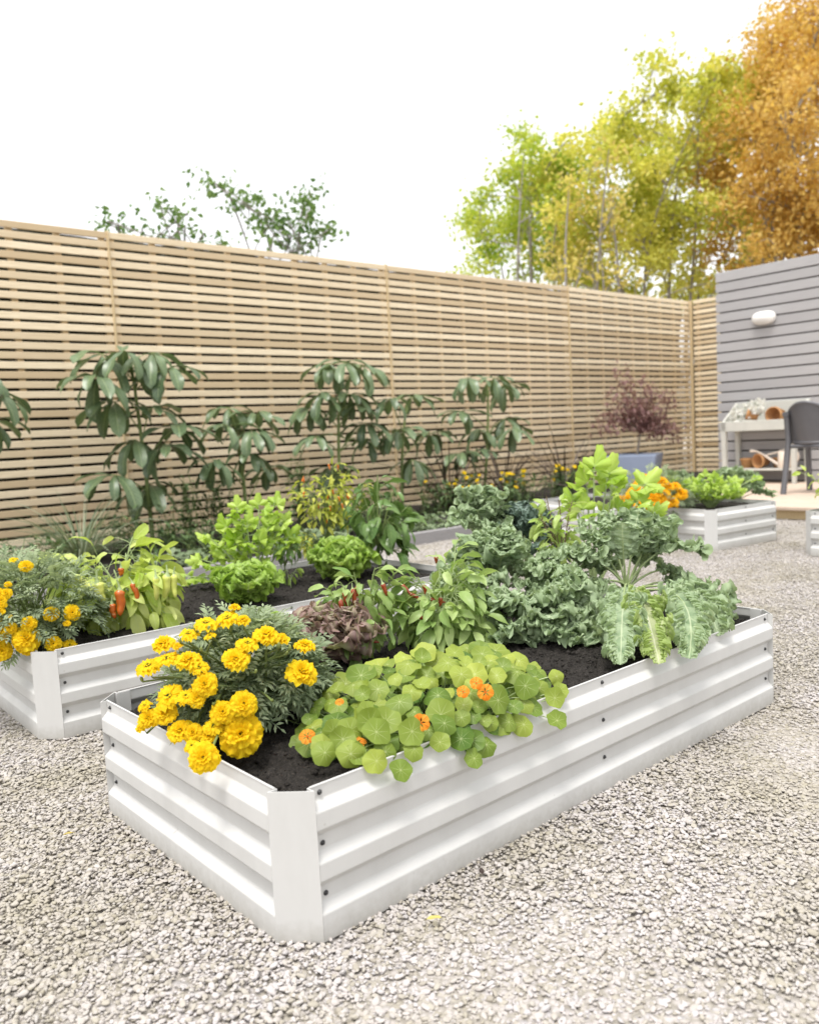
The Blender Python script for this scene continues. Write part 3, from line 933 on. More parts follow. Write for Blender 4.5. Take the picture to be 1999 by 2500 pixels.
def lobed(mb, base, d, nn, R, lobes=3, tooth=5, span=2.2, var=.5, cup=.15, na=33, rg=None, depth=.45, tdepth=.13, base_r=.02):
    """toothed lobed leaf fanning from its base, like celery"""
    d = nrm(d); s = nrm(np.cross(d, nn)); nn = np.cross(s, d)
    a = np.linspace(-span, span, na)
    x = a / span
    lob = 1 - np.abs(2 * (((x + 1) / 2 * lobes) % 1) - 1) ** 1.15
    lob[-1] = 0
    rr = (1 - depth) + depth * lob
    tri = np.abs(((x + 1) / 2 * lobes * tooth) % 1 - .5) * 2
    rr = rr * (1 - tdepth * tri) * (1 - .35 * np.abs(x) ** 1.5)
    fr = np.array([0, .35, .7, 1.0])
    P = np.zeros((4, na, 3)); LC = np.zeros((4, na, 3))
    for i, f in enumerate(fr):
        q = R * rr * f + base_r * R
        pos = np.asarray(base) + q[:, None] * (np.cos(a)[:, None] * d + np.sin(a)[:, None] * s)
        wob = cup * R * f ** 2 * (np.cos(a * lobes / span * PI) * .35 - .6)
        P[i] = pos + nn * wob[:, None]
        LC[i, :, 0] = (x * lobes % 1 - .5) * f * 2; LC[i, :, 1] = f
    mb.grid(P, var, LC)

# ------------------------------------------------------------------ flowers
def marigold_mesh(seed, double=True):
    rg = np.random.default_rng(seed)
    mb = MB()
    rings = [(13, .20, 1.0, .18), (12, .42, .90, .32), (11, .62, .74, .48), (9, .85, .55, .62), (7, 1.1, .36, .72), (4, 1.35, .2, .78)] if double else [(9, .05, 1.0, .12), (8, .3, .8, .2), (6, .8, .42, .34)]
    for q, (cnt, el, rad, z0) in enumerate(rings):
        for k in range(cnt):
            az = 2 * PI * (k + rg.uniform(-.25, .25)) / cnt + q * .4
            e = el + rg.normal(0, .13)
            o = np.array([math.cos(az), math.sin(az), 0])
            base = o * rad * .30 + UP * (z0 * .5 - .08)
            d = o * math.cos(e) + UP * math.sin(e)
            Lp = (.70 * rad + .10) * rg.uniform(.8, 1.2); W = Lp * rg.uniform(.8, 1.2) * (1.0 if double else .85)
            s = np.cross(UP, o)
            n_, m_ = 5, 6
            ss = np.linspace(0, 1, n_); t = np.linspace(-1, 1, m_ + 1)
            wp = np.array([.25, .62, .92, 1.05, .93]) * W / 2
            ph = rg.uniform(0, 6.28)
            P = np.zeros((n_, m_ + 1, 3))
            for i, x in enumerate(ss):
                an = -.75 * x * (1.1 if q < 2 else .5)
                dd = d * math.cos(an) + np.cross(s, d) * 0
                nn = np.cross(d, s)
                c = base + d * Lp * x + (-UP) * (.30 * Lp * x * x * (1.15 if q < 3 else .4))
                for j, tt in enumerate(t):
                    P[i, j] = c + s * tt * wp[i] + UP * (.2 * Lp * x * math.sin(tt * 5 + ph)) + d * (-.14 * Lp * x * (tt * tt) + .05 * Lp * x * math.cos(tt * 7 + ph))
            mb.grid(P, rg.random() * .7 + .3 * (1 - rad))
    me = mb.mesh('flower')
    return me
def calyx_mesh():
    mb = MB()
    mb.lathe([(.0, -.95), (.10, -.95), (.15, -.7), (.27, -.4), (.30, -.15), (.34, .06)], n=10)
    mb.tube([(0, 0, -.9), (.03, 0, -1.6)], .07, .06)
    me = mb.mesh('calyx'); me.materials.append(MT['bud']); return me
def with_mat(me, m):
    me.materials.append(m); return me
FL_Y = [with_mat(marigold_mesh(k, True), MT['petal']) for k in (1, 2, 3)] + [with_mat(marigold_mesh(k, False), MT['petal']) for k in (4, 5)]
FL_O = [with_mat(marigold_mesh(k, True), MT['petal_o']) for k in (6, 7)]
CALYX = calyx_mesh()
def bud_mesh():
    mb = MB(); mb.lathe([(.0, -.5), (.16, -.5), (.30, -.25), (.36, .15), (.27, .5), (.12, .72), (0, .75)], n=9)
    return with_mat(mb.mesh('bud'), MT['bud'])
BUD = bud_mesh()
def basis(z, rg):
    z = nrm(z); x = nrm(np.cross(z, sph(rg))); return np.stack([x, np.cross(z, x), z], 1)

def pinnate(mb, base, d, L, W, pairs=5, var=.5, rg=None, droop=.7):
    """one feathery leaf: a thin rib and pairs of narrow leaflets"""
    d, s, nn = frame_of(d)
    r = rg.uniform(-.6, .6); s, nn = s * math.cos(r) + nn * math.sin(r), -s * math.sin(r) + nn * math.cos(r)
    c = np.array(base, float)
    for k in range(pairs + 1):
        q = (k + .5) / (pairs + .5)
        an = -droop * q
        dd = d * math.cos(an) + nn * math.sin(an); n2 = -d * math.sin(an) + nn * math.cos(an)
        c2 = c + dd * L / (pairs + 1)
        mb.add([c - s * .0006, c + s * .0006, c2 + s * .0005, c2 - s * .0005], [[0, 1, 2, 3]], None, var, [[0, 0, 0]] * 4)
        ll = W * (1 - abs(q - .42) * .8) * rg.uniform(.85, 1.1)
        for sg in ((-1, 1) if k < pairs else (0,)):
            ld = nrm(dd * (.75 if sg else 1.0) + s * sg * .85 + n2 * rg.uniform(-.15, .25))
            ls = nrm(np.cross(ld, n2)); w = ll * .17
            a = c2; mid = a + ld * ll * .45; tip = a + ld * ll - n2 * ll * .12
            v = float(np.clip(var + rg.normal(0, .12), 0, 1))
            mb.add([a, mid + ls * w + n2 * w * .4, tip, mid - ls * w + n2 * w * .4, mid], [[0, 1, 2, 4], [0, 4, 2, 3]], None, v, [[0, 0, 0], [1, .5, 0], [0, 1, 0], [-1, .5, 0], [0, .5, 0]])
        c = c2

def ell_hit(c, R, px, py):
    """first point where the sight line meets the ellipsoid c, R (nearest approach if it misses) and its normal"""
    d = ray(px, py)
    o = (EYE - c) / R; e = d / R
    A = e @ e; B = 2 * o @ e; Cc = o @ o - 1
    disc = B * B - 4 * A * Cc
    t = (-B - math.sqrt(disc)) / (2 * A) if disc > 0 else -B / (2 * A)
    p = EYE + d * t
    return p, nrm((p - c) / R ** 2)

def marigold(label, base, R, flowers, buds, seed, FL, nleaf=420, fol=None, rim=None, group='marigold plants', zc=.35, leafL=.05):
    rg = np.random.default_rng(seed)
    base = np.array(base, float); R = np.array(R, float)
    c = base + UP * R[2] * zc
    root = thing('marigold', label, 'flower', base, group)
    st, fo = MB(), MB()
    fc, fR = (c, R) if fol is None else (np.array(fol[0]) + UP * fol[1][2] * zc, np.array(fol[1]))
    for k in range(nleaf):
        v = sph(rg); v[2] = abs(v[2]) * 1.0 if rg.random() < .8 else v[2] * .4
        v = nrm(v)
        rad = rg.uniform(.72, 1.0)
        p = fc + v * fR * rad
        p[2] = max(p[2], base[2] + .006)
        d = nrm(v * np.array([1, 1, .5]) + sph(rg) * .65 + UP * .25)
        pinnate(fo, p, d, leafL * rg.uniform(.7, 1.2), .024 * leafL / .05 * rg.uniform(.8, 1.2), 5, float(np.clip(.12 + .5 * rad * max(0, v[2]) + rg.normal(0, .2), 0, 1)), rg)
        if k % 4 == 0:
            q = base + np.array([rg.uniform(-.3, .3) * R[0], rg.uniform(-.3, .3) * R[1], 0])
            st.tube(bez(q, (q + p) / 2 + UP * .02, p, 5), .0018, .001, 5, .4, False)
    for i, (px, py, dpx, tl) in enumerate(flowers):
        p, nr = ell_hit(c, R * 1.08, px, py)
        if rim and py > rim[0] + rim[1] * px: p = at(px, py, .222)      # these hang over the bed's rim
        dist = (p - EYE) @ _fw
        rad = dpx / 2 * dist / FPX
        toc = nrm(EYE - p)
        ax = nrm(nr * .45 + UP * (1 - tl) + toc * tl * 1.4 + sph(rg) * .18)
        double = (tl >= .5) or rg.random() < .6
        me = FL[i % len(FL)] if len(FL) <= 3 else FL[i % 3] if double else FL[3 + i % 2]
        f = place('flower', me, root, p, basis(ax, rg), rad * 1.0)
        ca = bpy.data.objects.new('calyx', CALYX); COL.objects.link(ca); ca.parent = f; ca.scale = (.9, .9, .9)
        q = base + np.array([rg.uniform(-.4, .4) * R[0], rg.uniform(-.4, .4) * R[1], R[2] * .3])
        e = p - ax * rad * 1.5
        st.tube(bez(q, (q + e) / 2 + UP * .03, e, 7), .0022, .0017, 6, .6, False)
    for (px, py, dpx) in buds:
        p, nr = ell_hit(c, R * 1.1, px, py)
        rad = dpx / 2 * ((p - EYE) @ _fw) / FPX
        ax = nrm(nr * .5 + UP + sph(rg) * .3)
        place('bud', BUD, root, p, basis(ax, rg), rad * 1.4)
        e = p - ax * rad * .7
        st.tube(bez(base + UP * R[2] * .4, (base + e) / 2 + UP * .05, e, 6), .0018, .0015, 5, .5, False)
    st.build('stems', MT['stem'], root)
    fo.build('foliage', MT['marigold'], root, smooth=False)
    return root

Z1 = lambda x, y, s=.29, ox=300, oy=1470: (ox + x * s, oy + y * s)
fl1 = [(700, 170, 190, .1), (880, 130, 200, .15), (1010, 150, 110, .1), (940, 45, 95, 0), (550, 260, 150, .1), (460, 370, 80, .1), (340, 350, 180, .1), (370, 470, 190, .15),
       (210, 530, 190, .1), (550, 490, 200, .05), (640, 550, 140, .05), (690, 690, 200, .5), (1050, 340, 170, .1), (1210, 280, 210, .15), (1330, 310, 130, .1), (950, 480, 220, .1),
       (1530, 370, 170, 0), (1510, 590, 240, .35), (380, 790, 220, .3), (530, 790, 170, .2), (620, 810, 150, .3), (180, 870, 120, .2), (350, 930, 200, .3), (210, 980, 170, .2),
       (160, 1050, 110, .2), (480, 1080, 200, .2), (590, 1100, 160, .3), (580, 1210, 130, .2), (760, 1040, 150, .2), (840, 930, 190, .5), (1020, 860, 210, .5),
       (990, 1110, 345, .75), (680, 1310, 240, .7), (720, 1130, 130, .1), (730, 280, 90, .1)]
fl1 = [(*Z1(x, y), d * .29, t) for x, y, d, t in fl1]
bd1 = [(*Z1(x, y), d * .29) for x, y, d in [(160, 655, 60), (605, 225, 50), (480, 330, 50), (725, 225, 60), (660, 400, 55), (1120, 585, 55), (1310, 370, 70), (1405, 390, 60), (605, 880, 60), (760, 860, 40), (1260, 830, 40), (1380, 430, 45), (845, 990, 45)]]
mbase = at(590, 1770, ZS)
marigold('yellow marigold clump spilling over the short end of the front bed', mbase, (.150, .150, .165), fl1, bd1, 11, FL_Y, 560, fol=(at(612, 1762, ZS), (.106, .108, .128)), rim=(1552, .5627))

# ------------------------------------------------------------------ nasturtium
def disk_leaf(mb, c, nn, r, rg, var):
    x = nrm(np.cross(nn, sph(rg))); y = np.cross(nn, x)
    na = 22
    th = np.arange(na) * 2 * PI / na
    lob = 1 + .055 * np.cos(th * rg.integers(5, 8) + rg.uniform(0, 6)) + .04 * np.cos(th * 2 + rg.uniform(0, 6)) + rg.normal(0, .012, na)
    off = np.array([rg.uniform(-.15, .15), rg.uniform(-.15, .15)])
    V = [np.asarray(c)]; LC = [[0, 0, 0]]
    p1, p2, cup = rg.uniform(0, 6), rg.uniform(0, 6), rg.uniform(-.4, .3)
    for f in (.38, .72, 1.0):
        rr = r * f * lob
        h = cup * r * f ** 2 + .17 * r * f ** 2 * np.cos(2 * th + p1) + .07 * r * f ** 2 * np.cos(5 * th + p2)
        pos = c + rr[:, None] * (np.cos(th)[:, None] * x + np.sin(th)[:, None] * y) + off[0] * r * f * x * .5 + off[1] * r * f * y * .5 + h[:, None] * nn
        V += list(pos); LC += [[f * math.cos(t), f * math.sin(t), 0] for t in th]
    T = [[0, 1 + k, 1 + (k + 1) % na] for k in range(na)]
    Q = []
    for q in range(2):
        a, b = 1 + q * na, 1 + (q + 1) * na
        Q += [[a + k, b + k, b + (k + 1) % na, a + (k + 1) % na] for k in range(na)]
    mb.add(V, Q, T, var, LC)

def nast_flower():
    rg = np.random.default_rng(4); mb = MB()
    for k in range(5):
        az = 2 * PI * k / 5
        o = np.array([math.cos(az), math.sin(az), 0]); s = np.cross(UP, o)
        P = np.zeros((5, 7, 3)); LC = np.zeros((5, 7, 3))
        for i, x in enumerate(np.linspace(0, 1, 5)):
            w = [.05, .12, .40, .56, .40][i]
            for j, t in enumerate(np.linspace(-1, 1, 7)):
                P[i, j] = o * (.12 + .95 * x - .1 * x * t * t) + s * t * w + UP * (.45 * x - .5 * x * x + .08 * x * math.sin(t * 5 + k)) - UP * .1
                LC[i, j] = (t, x, 0)
        mb.grid(P, rg.random(), LC)
    mb.tube([(0, 0, 0), (0, 0, -.5), (.2, 0, -1.1)], .14, .03, 7, .1)
    return with_mat(mb.mesh('flower'), MT['petal_n'])
NFL = nast_flower()
def nasturtium():
    rg = np.random.default_rng(21)
    base = X1(.352, .122, ZS)
    root = thing('nasturtium', 'bushy round-leaved nasturtium with orange flowers hanging over the long side of the front bed', 'flower', base)
    a = np.array([math.cos(BED_A), math.sin(BED_A), 0]); b = np.array([-math.sin(BED_A), math.cos(BED_A), 0])
    fo, st = MB(), MB()
    toc = nrm((EYE - base) * np.array([1, 1, .6]))
    placed = []
    def one(p, nn, r, var):
        disk_leaf(fo, p, nn, r, rg, var)
        q = base + a * ((p - base) @ a) * .55 + b * ((p - base) @ b) * .5
        q[2] = base[2]
        q = q + np.array([rg.uniform(-.02, .02), rg.uniform(-.02, .02), 0])
        mid = (q + p) / 2 + UP * rg.uniform(.0, .03) + (p - q) * np.array([.15, .15, 0])
        st.tube(bez(q, mid, p - nn * .001, 7), .0012, .0009, 5, rg.random(), False)
    tries = 0
    while len(placed) < 320 and tries < 12000:
        tries += 1
        v = sph(rg)
        v[2] = abs(v[2])
        sh = rg.uniform(.62, 1.0) if rg.random() < .5 else 1.0
        u_, v_, z_ = v[0] * .238 * sh, v[1] * .138 * sh, v[2] * .092 * sh
        p = base + a * u_ + b * v_ + UP * (z_ + .004)
        r = rg.uniform(.0105, .0240) * (1.0 if z_ > .04 else .82)
        if any(np.linalg.norm(p - w) < .58 * (r + rw) * (1 if sh > .9 else .75) for w, rw in placed): continue
        placed.append((p, r))
        out = nrm(a * v[0] / .225 + b * v[1] / .135 + UP * v[2] / .115)
        nn = nrm(out * .5 + UP * .75 + toc * .75 + sph(rg) * .42)
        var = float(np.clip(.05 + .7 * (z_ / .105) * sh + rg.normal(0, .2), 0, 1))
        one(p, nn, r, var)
    # trailing leaves over the rim
    for (u_, v_, z_, r) in [(.18, -.025, .19, .02), (.215, -.035, .17, .019), (.24, -.03, .19, .017), (.29, -.03, .185, .017), (.335, -.03, .178, .02), (.375, -.04, .16, .02), (.40, -.03, .185, .015), (.44, -.03, .175, .018),
                            (.47, -.035, .165, .021), (.50, -.025, .18, .019), (.53, -.045, .155, .02), (.545, -.03, .185, .02), (.575, -.02, .19, .017), (.16, .0, .20, .022), (.31, -.02, .205, .022), (.42, -.02, .21, .024), (.49, -.015, .215, .024),
                            (.59, .0, .205, .016), (.345, -.045, .15, .017), (.255, -.02, .21, .024), (.20, .005, .215, .024), (.145, .03, .20, .02), (.165, .03, .21, .021), (.19, .04, .215, .022), (.155, .055, .20, .019), (.185, .075, .205, .02), (.215, .03, .22, .023), (.235, .05, .225, .022), (.175, .0, .195, .018), (.21, -.01, .19, .02)]:
        p = X1(u_ - .05 + rg.normal(0, .004), v_ + .014, z_ + .018)
        r = r * .86
        nn = nrm(-b * .55 + UP * .55 + toc * .5 + sph(rg) * .25)
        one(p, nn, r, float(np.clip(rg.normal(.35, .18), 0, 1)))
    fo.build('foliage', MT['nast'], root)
    st.build('stems', MT['palestem'], root)
    Zc = lambda x, y: (650 + x * .464, 1250 + y * .464)
    for (x, y, d, t) in [(812, 1110, 92, 1), (215, 1180, 84, .8), (475, 1215, 98, .3), (1105, 900, 66, .9), (1152, 948, 84, 1), (1035, 945, 66, .8), (385, 998, 45, .5)]:
        px, py = Zc(x, y)
        v = np.array([.248, .148, .112])
        # the mound in its own axes
        Rm = np.stack([a, b, UP], 1)
        o = Rm.T @ (EYE - base) / v; e = Rm.T @ ray(px, py) / v
        A, B, Cc = e @ e, 2 * o @ e, o @ o - 1
        dd = B * B - 4 * A * Cc
        tt = (-B - math.sqrt(dd)) / (2 * A) if dd > 0 else -B / (2 * A)
        p = EYE + ray(px, py) * tt * .985
        rad = d * .464 / 2 * ((p - EYE) @ _fw) / FPX
        place('flower', NFL, root, p, basis(nrm(EYE - p) * t + UP * (1.2 - t) + sph(rg) * .15, rg), rad)
nasturtium()

# ------------------------------------------------------------------ kale
def kale_leaf(bl, pe, p0, ctl, tip, hw, rg, var=.5, stalk=.38, amp=.36, ribs=(1, .74, .5), ribh=.0095, n=120, k1=3.3, k2=12, old=None, thick=.0032, cup=0.0, ref=UP):
    C = bez(p0, ctl, tip, 40)
    k = int(40 * stalk)
    pe.tube(C[:k + 14:2], thick, thick * .4, 7, float(np.clip(var + .2, 0, 1)), False)
    frill(old if old is not None else bl, C[k:], hw, hw * amp, k1, k2, n, 14, .22, var, rg, .5, ref=ref, cup=cup, jag=.10, kA=.5, kB=.35, kC=.2, ribs=ribs, ribh=ribh, ribk=int(np.clip(np.linalg.norm(np.diff(C[k:], axis=0), axis=1).sum() / .0052, 12, 44)))
def kale_rosette(label, base, n, Lr, el, seed, matk='kale', hw=(.035, .055), stem=0.0, az=(0, 2 * PI), group='kale plants', n_=110, lean=(0, 0, 0), droop=1.0):
    rg = np.random.default_rng(seed)
    base = np.array(base, float)
    root = thing('kale', label, 'vegetable', base, group)
    bl, pe = MB(), MB()
    crown = base + UP * stem + np.array(lean)
    if stem > 0.02: pe.tube(bez(base, (base + crown) / 2 + UP * .01, crown, 6), .008, .006, 8, .5, False)
    for k in range(n):
        q = (k + .5) / n
        a = az[0] + (az[1] - az[0]) * ((k * .618) % 1) + rg.normal(0, .12)
        e = el[0] + (el[1] - el[0]) * q + rg.normal(0, .08)
        L = rg.uniform(*Lr)
        o = np.array([math.cos(a), math.sin(a), 0])
        p0 = crown + o * .006 - UP * stem * .5 * rg.random() * (1 - q)
        ctl = p0 + (o * math.cos(e + .35) + UP * math.sin(e + .35)) * L * .62
        tip = p0 + o * L * math.cos(e) * .95 + UP * (L * math.sin(e) - L * .18 * droop * (1.1 - q))
        tip[2] = max(tip[2], base[2] + .012)
        kale_leaf(bl, pe, p0, ctl, tip, rg.uniform(*hw), rg, float(np.clip(rg.normal(.5, .15), 0, 1)), n=n_)
    bl.build('foliage', MT[matk], root)
    pe.build('stems', MT['palestem'], root)
    return root

def big_kale():
    rg = np.random.default_rng(31)
    base = dz(1312, 1290, ZS)
    y0 = base[1]
    root = thing('kale', 'big curly kale with thick pale stem and arching leaves at right end of front bed', 'vegetable', base, 'kale plants')
    bl, pe, od = MB(), MB(), MB()
    crown = dy(1320, 1232, y0)
    mid = dy(1315, 1262, y0)
    pe.tube([base - UP * .02, base, mid, crown], [.010, .010, .011, .008], n=10, var=.6)
    # control px, tip px, how far the tip leans back (+) or forward (-), half width
    rows = [((1330, 1150), (1345, 1070), .03, .052, 0), ((1300, 1150), (1262, 1078), .05, .05, 0), ((1290, 1160), (1210, 1115), .02, .05, 0), ((1275, 1170), (1190, 1165), -.03, .046, 0),
            ((1355, 1150), (1392, 1090), .05, .04, 0), ((1385, 1120), (1482, 1168), .0, .05, 0), ((1350, 1130), (1420, 1095), .03, .048, 0), ((1250, 1150), (1130, 1175), .06, .038, 0), ((1310, 1160), (1310, 1100), -.05, .036, 0),
            ((1230, 1190), (1100, 1200), -.03, .040, 0), ((1250, 1205), (1105, 1250), -.06, .036, 0), ((1240, 1235), (1140, 1300), -.08, .036, 0),
            ((1405, 1165), (1440, 1232), .04, .032, 0), ((1420, 1190), (1462, 1268), .02, .028, 0), ((1440, 1195), (1528, 1305), -.03, .05, 0), ((1465, 1205), (1512, 1340), -.06, .036, 0),
            ((1450, 1240), (1450, 1387), -.12, .034, 0), ((1310, 1240), (1306, 1400), -.10, .036, 0), ((1340, 1260), (1388, 1398), -.10, .028, 1),
            ((1260, 1240), (1195, 1310), -.07, .030, 0), ((1370, 1180), (1350, 1130), .09, .038, 0), ((1290, 1180), (1240, 1190), .10, .04, 0)]
    for (cx, cy), (tx, ty), dd, hw, old in rows:
        cp = dy(cx, cy, y0 + dd * .5); tp = dy(tx, ty, y0 + dd)
        front = ty > 1295
        if front:                                  # these lie on the soil or hang to the bed's rim
            tp = dz(tx, ty, ZS + .012 if ty < 1388 else .20)
            cp = (crown + tp) / 2 + UP * (.075 + .02 * rg.random()) if tx < 1420 else dy(1480, 1200, (y0 + tp[1]) / 2 - .02)
        p0 = crown + (mid - crown) * rg.random()
        kale_leaf(bl, pe, p0, cp, tp, hw, rg, float(np.clip(rg.normal(.5, .16), 0, 1)), .42 if not front else .3, .36 if not front else .5, (1, .74, .5) if not front else (1, .8, .58, .36), .0105, 130, 3.3, 12, od if old else None, .0034)
    bl.build('foliage', MT['kale'], root)
    ol = od.build('yellow_leaf', MT['kale_old'], root); ol['label'] = 'yellowing frilled leaf hanging to the bed rim'
    pe.build('stems', MT['palestem'], root)
big_kale()
kale_rosette('low curly kale between big kale and nasturtium, its front leaves lying on soil', dz(1135, 1338, ZS), 22, (.12, .18), (-.1, .95), 32, hw=(.042, .06), az=(-3.0, .1))
kale_rosette('green curly kale behind the chili plant, in the middle of the front bed', dz(1045, 1290, ZS), 26, (.14, .20), (.15, 1.45), 33, hw=(.04, .058), stem=.06)
kale_rosette('tall kale whose crinkled crown rises against the border kerb', dz(1020, 1240, ZS), 13, (.11, .17), (.5, 1.5), 34, hw=(.036, .05), stem=.155)
kale_rosette('dark blue-green kale at the back of the front bed beside the basil', dz(1110, 1232, ZS), 18, (.12, .18), (.2, 1.3), 35, 'kale_blue', (.038, .054), stem=.09)

# ------------------------------------------------------------------ lettuces
def lettuce(label, base, R, Hh, seed, matk='lettuce', n=26, group='lettuces', k2=13, amp=.36, fast=1.0):
    rg = np.random.default_rng(seed)
    base = np.array(base, float)
    root = thing('lettuce', label, 'vegetable', base, group)
    bl = MB()
    for k in range(n):
        q = (k + .5) / n
        a = k * 2.4 + rg.normal(0, .2)
        e = .35 + 1.1 * q + rg.normal(0, .1)
        o = np.array([math.cos(a), math.sin(a), 0])
        L = Hh * (1.15 - .25 * q) * rg.uniform(.9, 1.1)
        rr = R * (1 - .55 * q)
        tip = base + o * rr * rg.uniform(.75, 1.22) + UP * Hh * (.58 + .42 * q ** .6) * rg.uniform(.82, 1.12)
        ctl = base + o * rr * .58 + UP * Hh * .34 * (1 + q)
        frill(bl, bez(base + o * .008, ctl, tip, 20), R * rg.uniform(.48, .62), R * amp * .6, 3, k2, int(90 * fast), 12, .30, float(np.clip(.25 + .4 * q + rg.normal(0, .12), 0, 1)), rg, .55, jag=.16, cup=-.15, ribs=(1, .72) if q > .25 else (1,), ribh=.0105, ribk=20)
    bl.build('foliage', MT[matk], root)
    return root
lettuce('purple-brown loose-leaf lettuce behind the marigolds in the front bed', dz(708, 1400, ZS), .10, .118, 41, 'redlettuce', 30)
lettuce('small pale green lettuce half hidden behind the marigold flowers', dz(556, 1372, ZS), .055, .075, 42, n=20)
lettuce('pale frilly lettuce left of the celery seedlings in the left bed', dz(520, 1272, ZS), .098, .105, 43, n=30)
lettuce('bright green frilly lettuce under the orange chili plant in the left bed', dz(718, 1222, ZS), .105, .125, 44, n=30)

# ------------------------------------------------------------------ peppers and other leafy plants
def bush(name, label, cat, base, tips, seed, mleaf, mstem='stem', L=(.04, .06), W=.5, per=9, droop=1.2, spread=.035, prof='ovate', group=None, hang=.5, n=7, leafvar=(.5, .22), core=None, stem_r=.003):
    """stems from the base to each tip, leaves along the outer half of each stem"""
    rg = np.random.default_rng(seed)
    base = np.array(base, float)
    root = thing(name, label, cat, base, group)
    st, fo = MB(), MB()
    core = np.array(core) if core is not None else base + UP * (np.mean([t[2] for t in tips]) - base[2]) * .35
    st.tube(bez(base - UP * .01, (base + core) / 2, core, 5), stem_r, stem_r * .8, 7, .5, False)
    for tp in tips:
        tp = np.array(tp, float)
        C = bez(core, (core + tp) / 2 + UP * .25 * abs(tp[2] - core[2]) + rg.normal(0, .008, 3), tp, 14)
        st.tube(C, stem_r * .7, stem_r * .35, 6, .6, False)
        for k in range(per):
            q = .35 + .65 * (k + rg.random()) / per
            p = C[int(min(13, q * 13))]
            out = nrm(np.append((p - base)[:2], 0) + 1e-4)
            d = nrm(out * .6 + sph(rg) * .9 + UP * (.35 - hang * rg.random()))
            pl = rg.uniform(.4, 1) * spread
            e = p + d * pl
            st.tube(bez(p, p + d * pl * .5 + UP * .004, e, 4), .0010, .0008, 4, .7, False)
            LL = rg.uniform(*L) * (1 if q < .9 else .7)
            leaf(fo, e, nrm(d + UP * (-.1 - .4 * hang)), LL, LL * W * rg.uniform(.85, 1.15), prof, droop * rg.uniform(.6, 1.3), .3, .05, n, 4, float(np.clip(rg.normal(*leafvar), 0, 1)), rg=rg, roll=rg.normal(0, .5), twist=rg.normal(0, .5))
    st.build('stems', MT[mstem], root)
    fo.build('foliage', MT[mleaf], root)
    return root
def fruit(root, name, m, p, d, L, r, bend=.3, var=.5, seed=0, blunt=False):
    rg = np.random.default_rng(seed)
    d = nrm(d); s = nrm(np.cross(d, sph(rg)))
    t = np.linspace(0, 1, 14)
    C = np.asarray(p) + d * (t * L)[:, None] + s * (bend * L * t ** 2)[:, None] + s * (.02 * L * np.sin(t * 9))[:, None]
    rad = r * np.clip(t / .08, .25, 1) ** .5 * (1 - .30 * t) * np.sqrt(np.clip(1 - t ** (5 if blunt else 2.2), .0008, 1)) * (1 + .05 * np.sin(t * 17 + seed))
    mb = MB(); mb.tube(C, rad, n=14, var=var); o = mb.build(name, MT[m], root)
    cb = MB(); cb.tube([p - d * r * 2.2 + s * r * .3, p - d * r * .9, p, p + d * r * .35], [r * .18, r * .2, r * .5, r * .78], n=9, var=.6); cb.build('stalk', MT['palestem'], o)
    return o

# left bed: big light-green pepper
yb = dz(265, 1318, ZS)
tips = [dy(x - 10, y, yb[1] + d) for x, y, d in [(290, 1130, .02), (275, 1165, 0), (330, 1180, .02), (350, 1195, -.02), (200, 1195, .0), (165, 1200, .02), (155, 1225, -.04), (150, 1200, .0), (145, 1245, -.03), (210, 1175, .03), (170, 1260, -.06), (215, 1270, -.07), (340, 1265, -.05), (225, 1215, -.04), (250, 1200, .06), (310, 1210, -.05), (180, 1235, -.03), (345, 1240, -.01), (240, 1250, -.07), (295, 1255, -.07)]]
pp = bush('pepper_plant', 'light green pepper plant with fat orange peppers in the left bed', 'vegetable', yb, tips, 51, 'pepper', 'palestem', (.05, .085), .54, 17, 1.1, .05, group='pepper plants', hang=1.1, stem_r=.005)
for i, (x, y, d, L, r, m, dr) in enumerate([(252, 1243, -.085, .062, .0125, 'fruit_o', (.05, 0, -1)), (236, 1272, -.085, .036, .0095, 'fruit_o', (0, 0, -1)), (279, 1228, -.05, .05, .008, 'fruit_o', (.35, 0, -1)), (255, 1196, .0, .02, .008, 'fruit_o', (0, 0, -1)),
                                      (160, 1212, -.06, .062, .009, 'fruit_y', (.75, 0, -.7)), (352, 1210, -.03, .062, .011, 'fruit_y', (-.1, 0, -1)), (366, 1210, -.02, .058, .009, 'fruit_y', (-.1, 0, -1)), (205, 1228, -.07, .05, .014, 'fruit_y', (.1, 0, -1)), (328, 1215, -.05, .06, .009, 'fruit_y', (0, 0, -1))]):
    fruit(pp, 'pepper', m, dy(x, y, yb[1] + d - .05), dr, L, r, .12, seed=i, blunt=True)
# big hanging leaves at its foot
mb = MB(); rg = np.random.default_rng(7)
for (x, y, x2, y2, d, w) in [(236, 1295, 240, 1350, -.07, .042), (283, 1290, 300, 1362, -.09, .045), (215, 1265, 200, 1330, -.06, .03), (330, 1235, 322, 1295, -.05, .03), (262, 1290, 258, 1335, -.05, .03), (180, 1260, 195, 1320, -.05, .026), (300, 1250, 312, 1300, -.05, .03), (352, 1240, 345, 1270, -.04, .02)]:
    a, b = dy(x, y, yb[1] + d), dy(x2, y2, yb[1] + d - .015)
    leaf(mb, a, b - a + UP * .012, np.linalg.norm(b - a) * 1.05, w, 'ovate', .35, .2, .04, 8, 4, rg.random(), ref=nrm(EYE - a), rg=rg)
mb.build('hanging_leaves', MT['pepper'], pp)

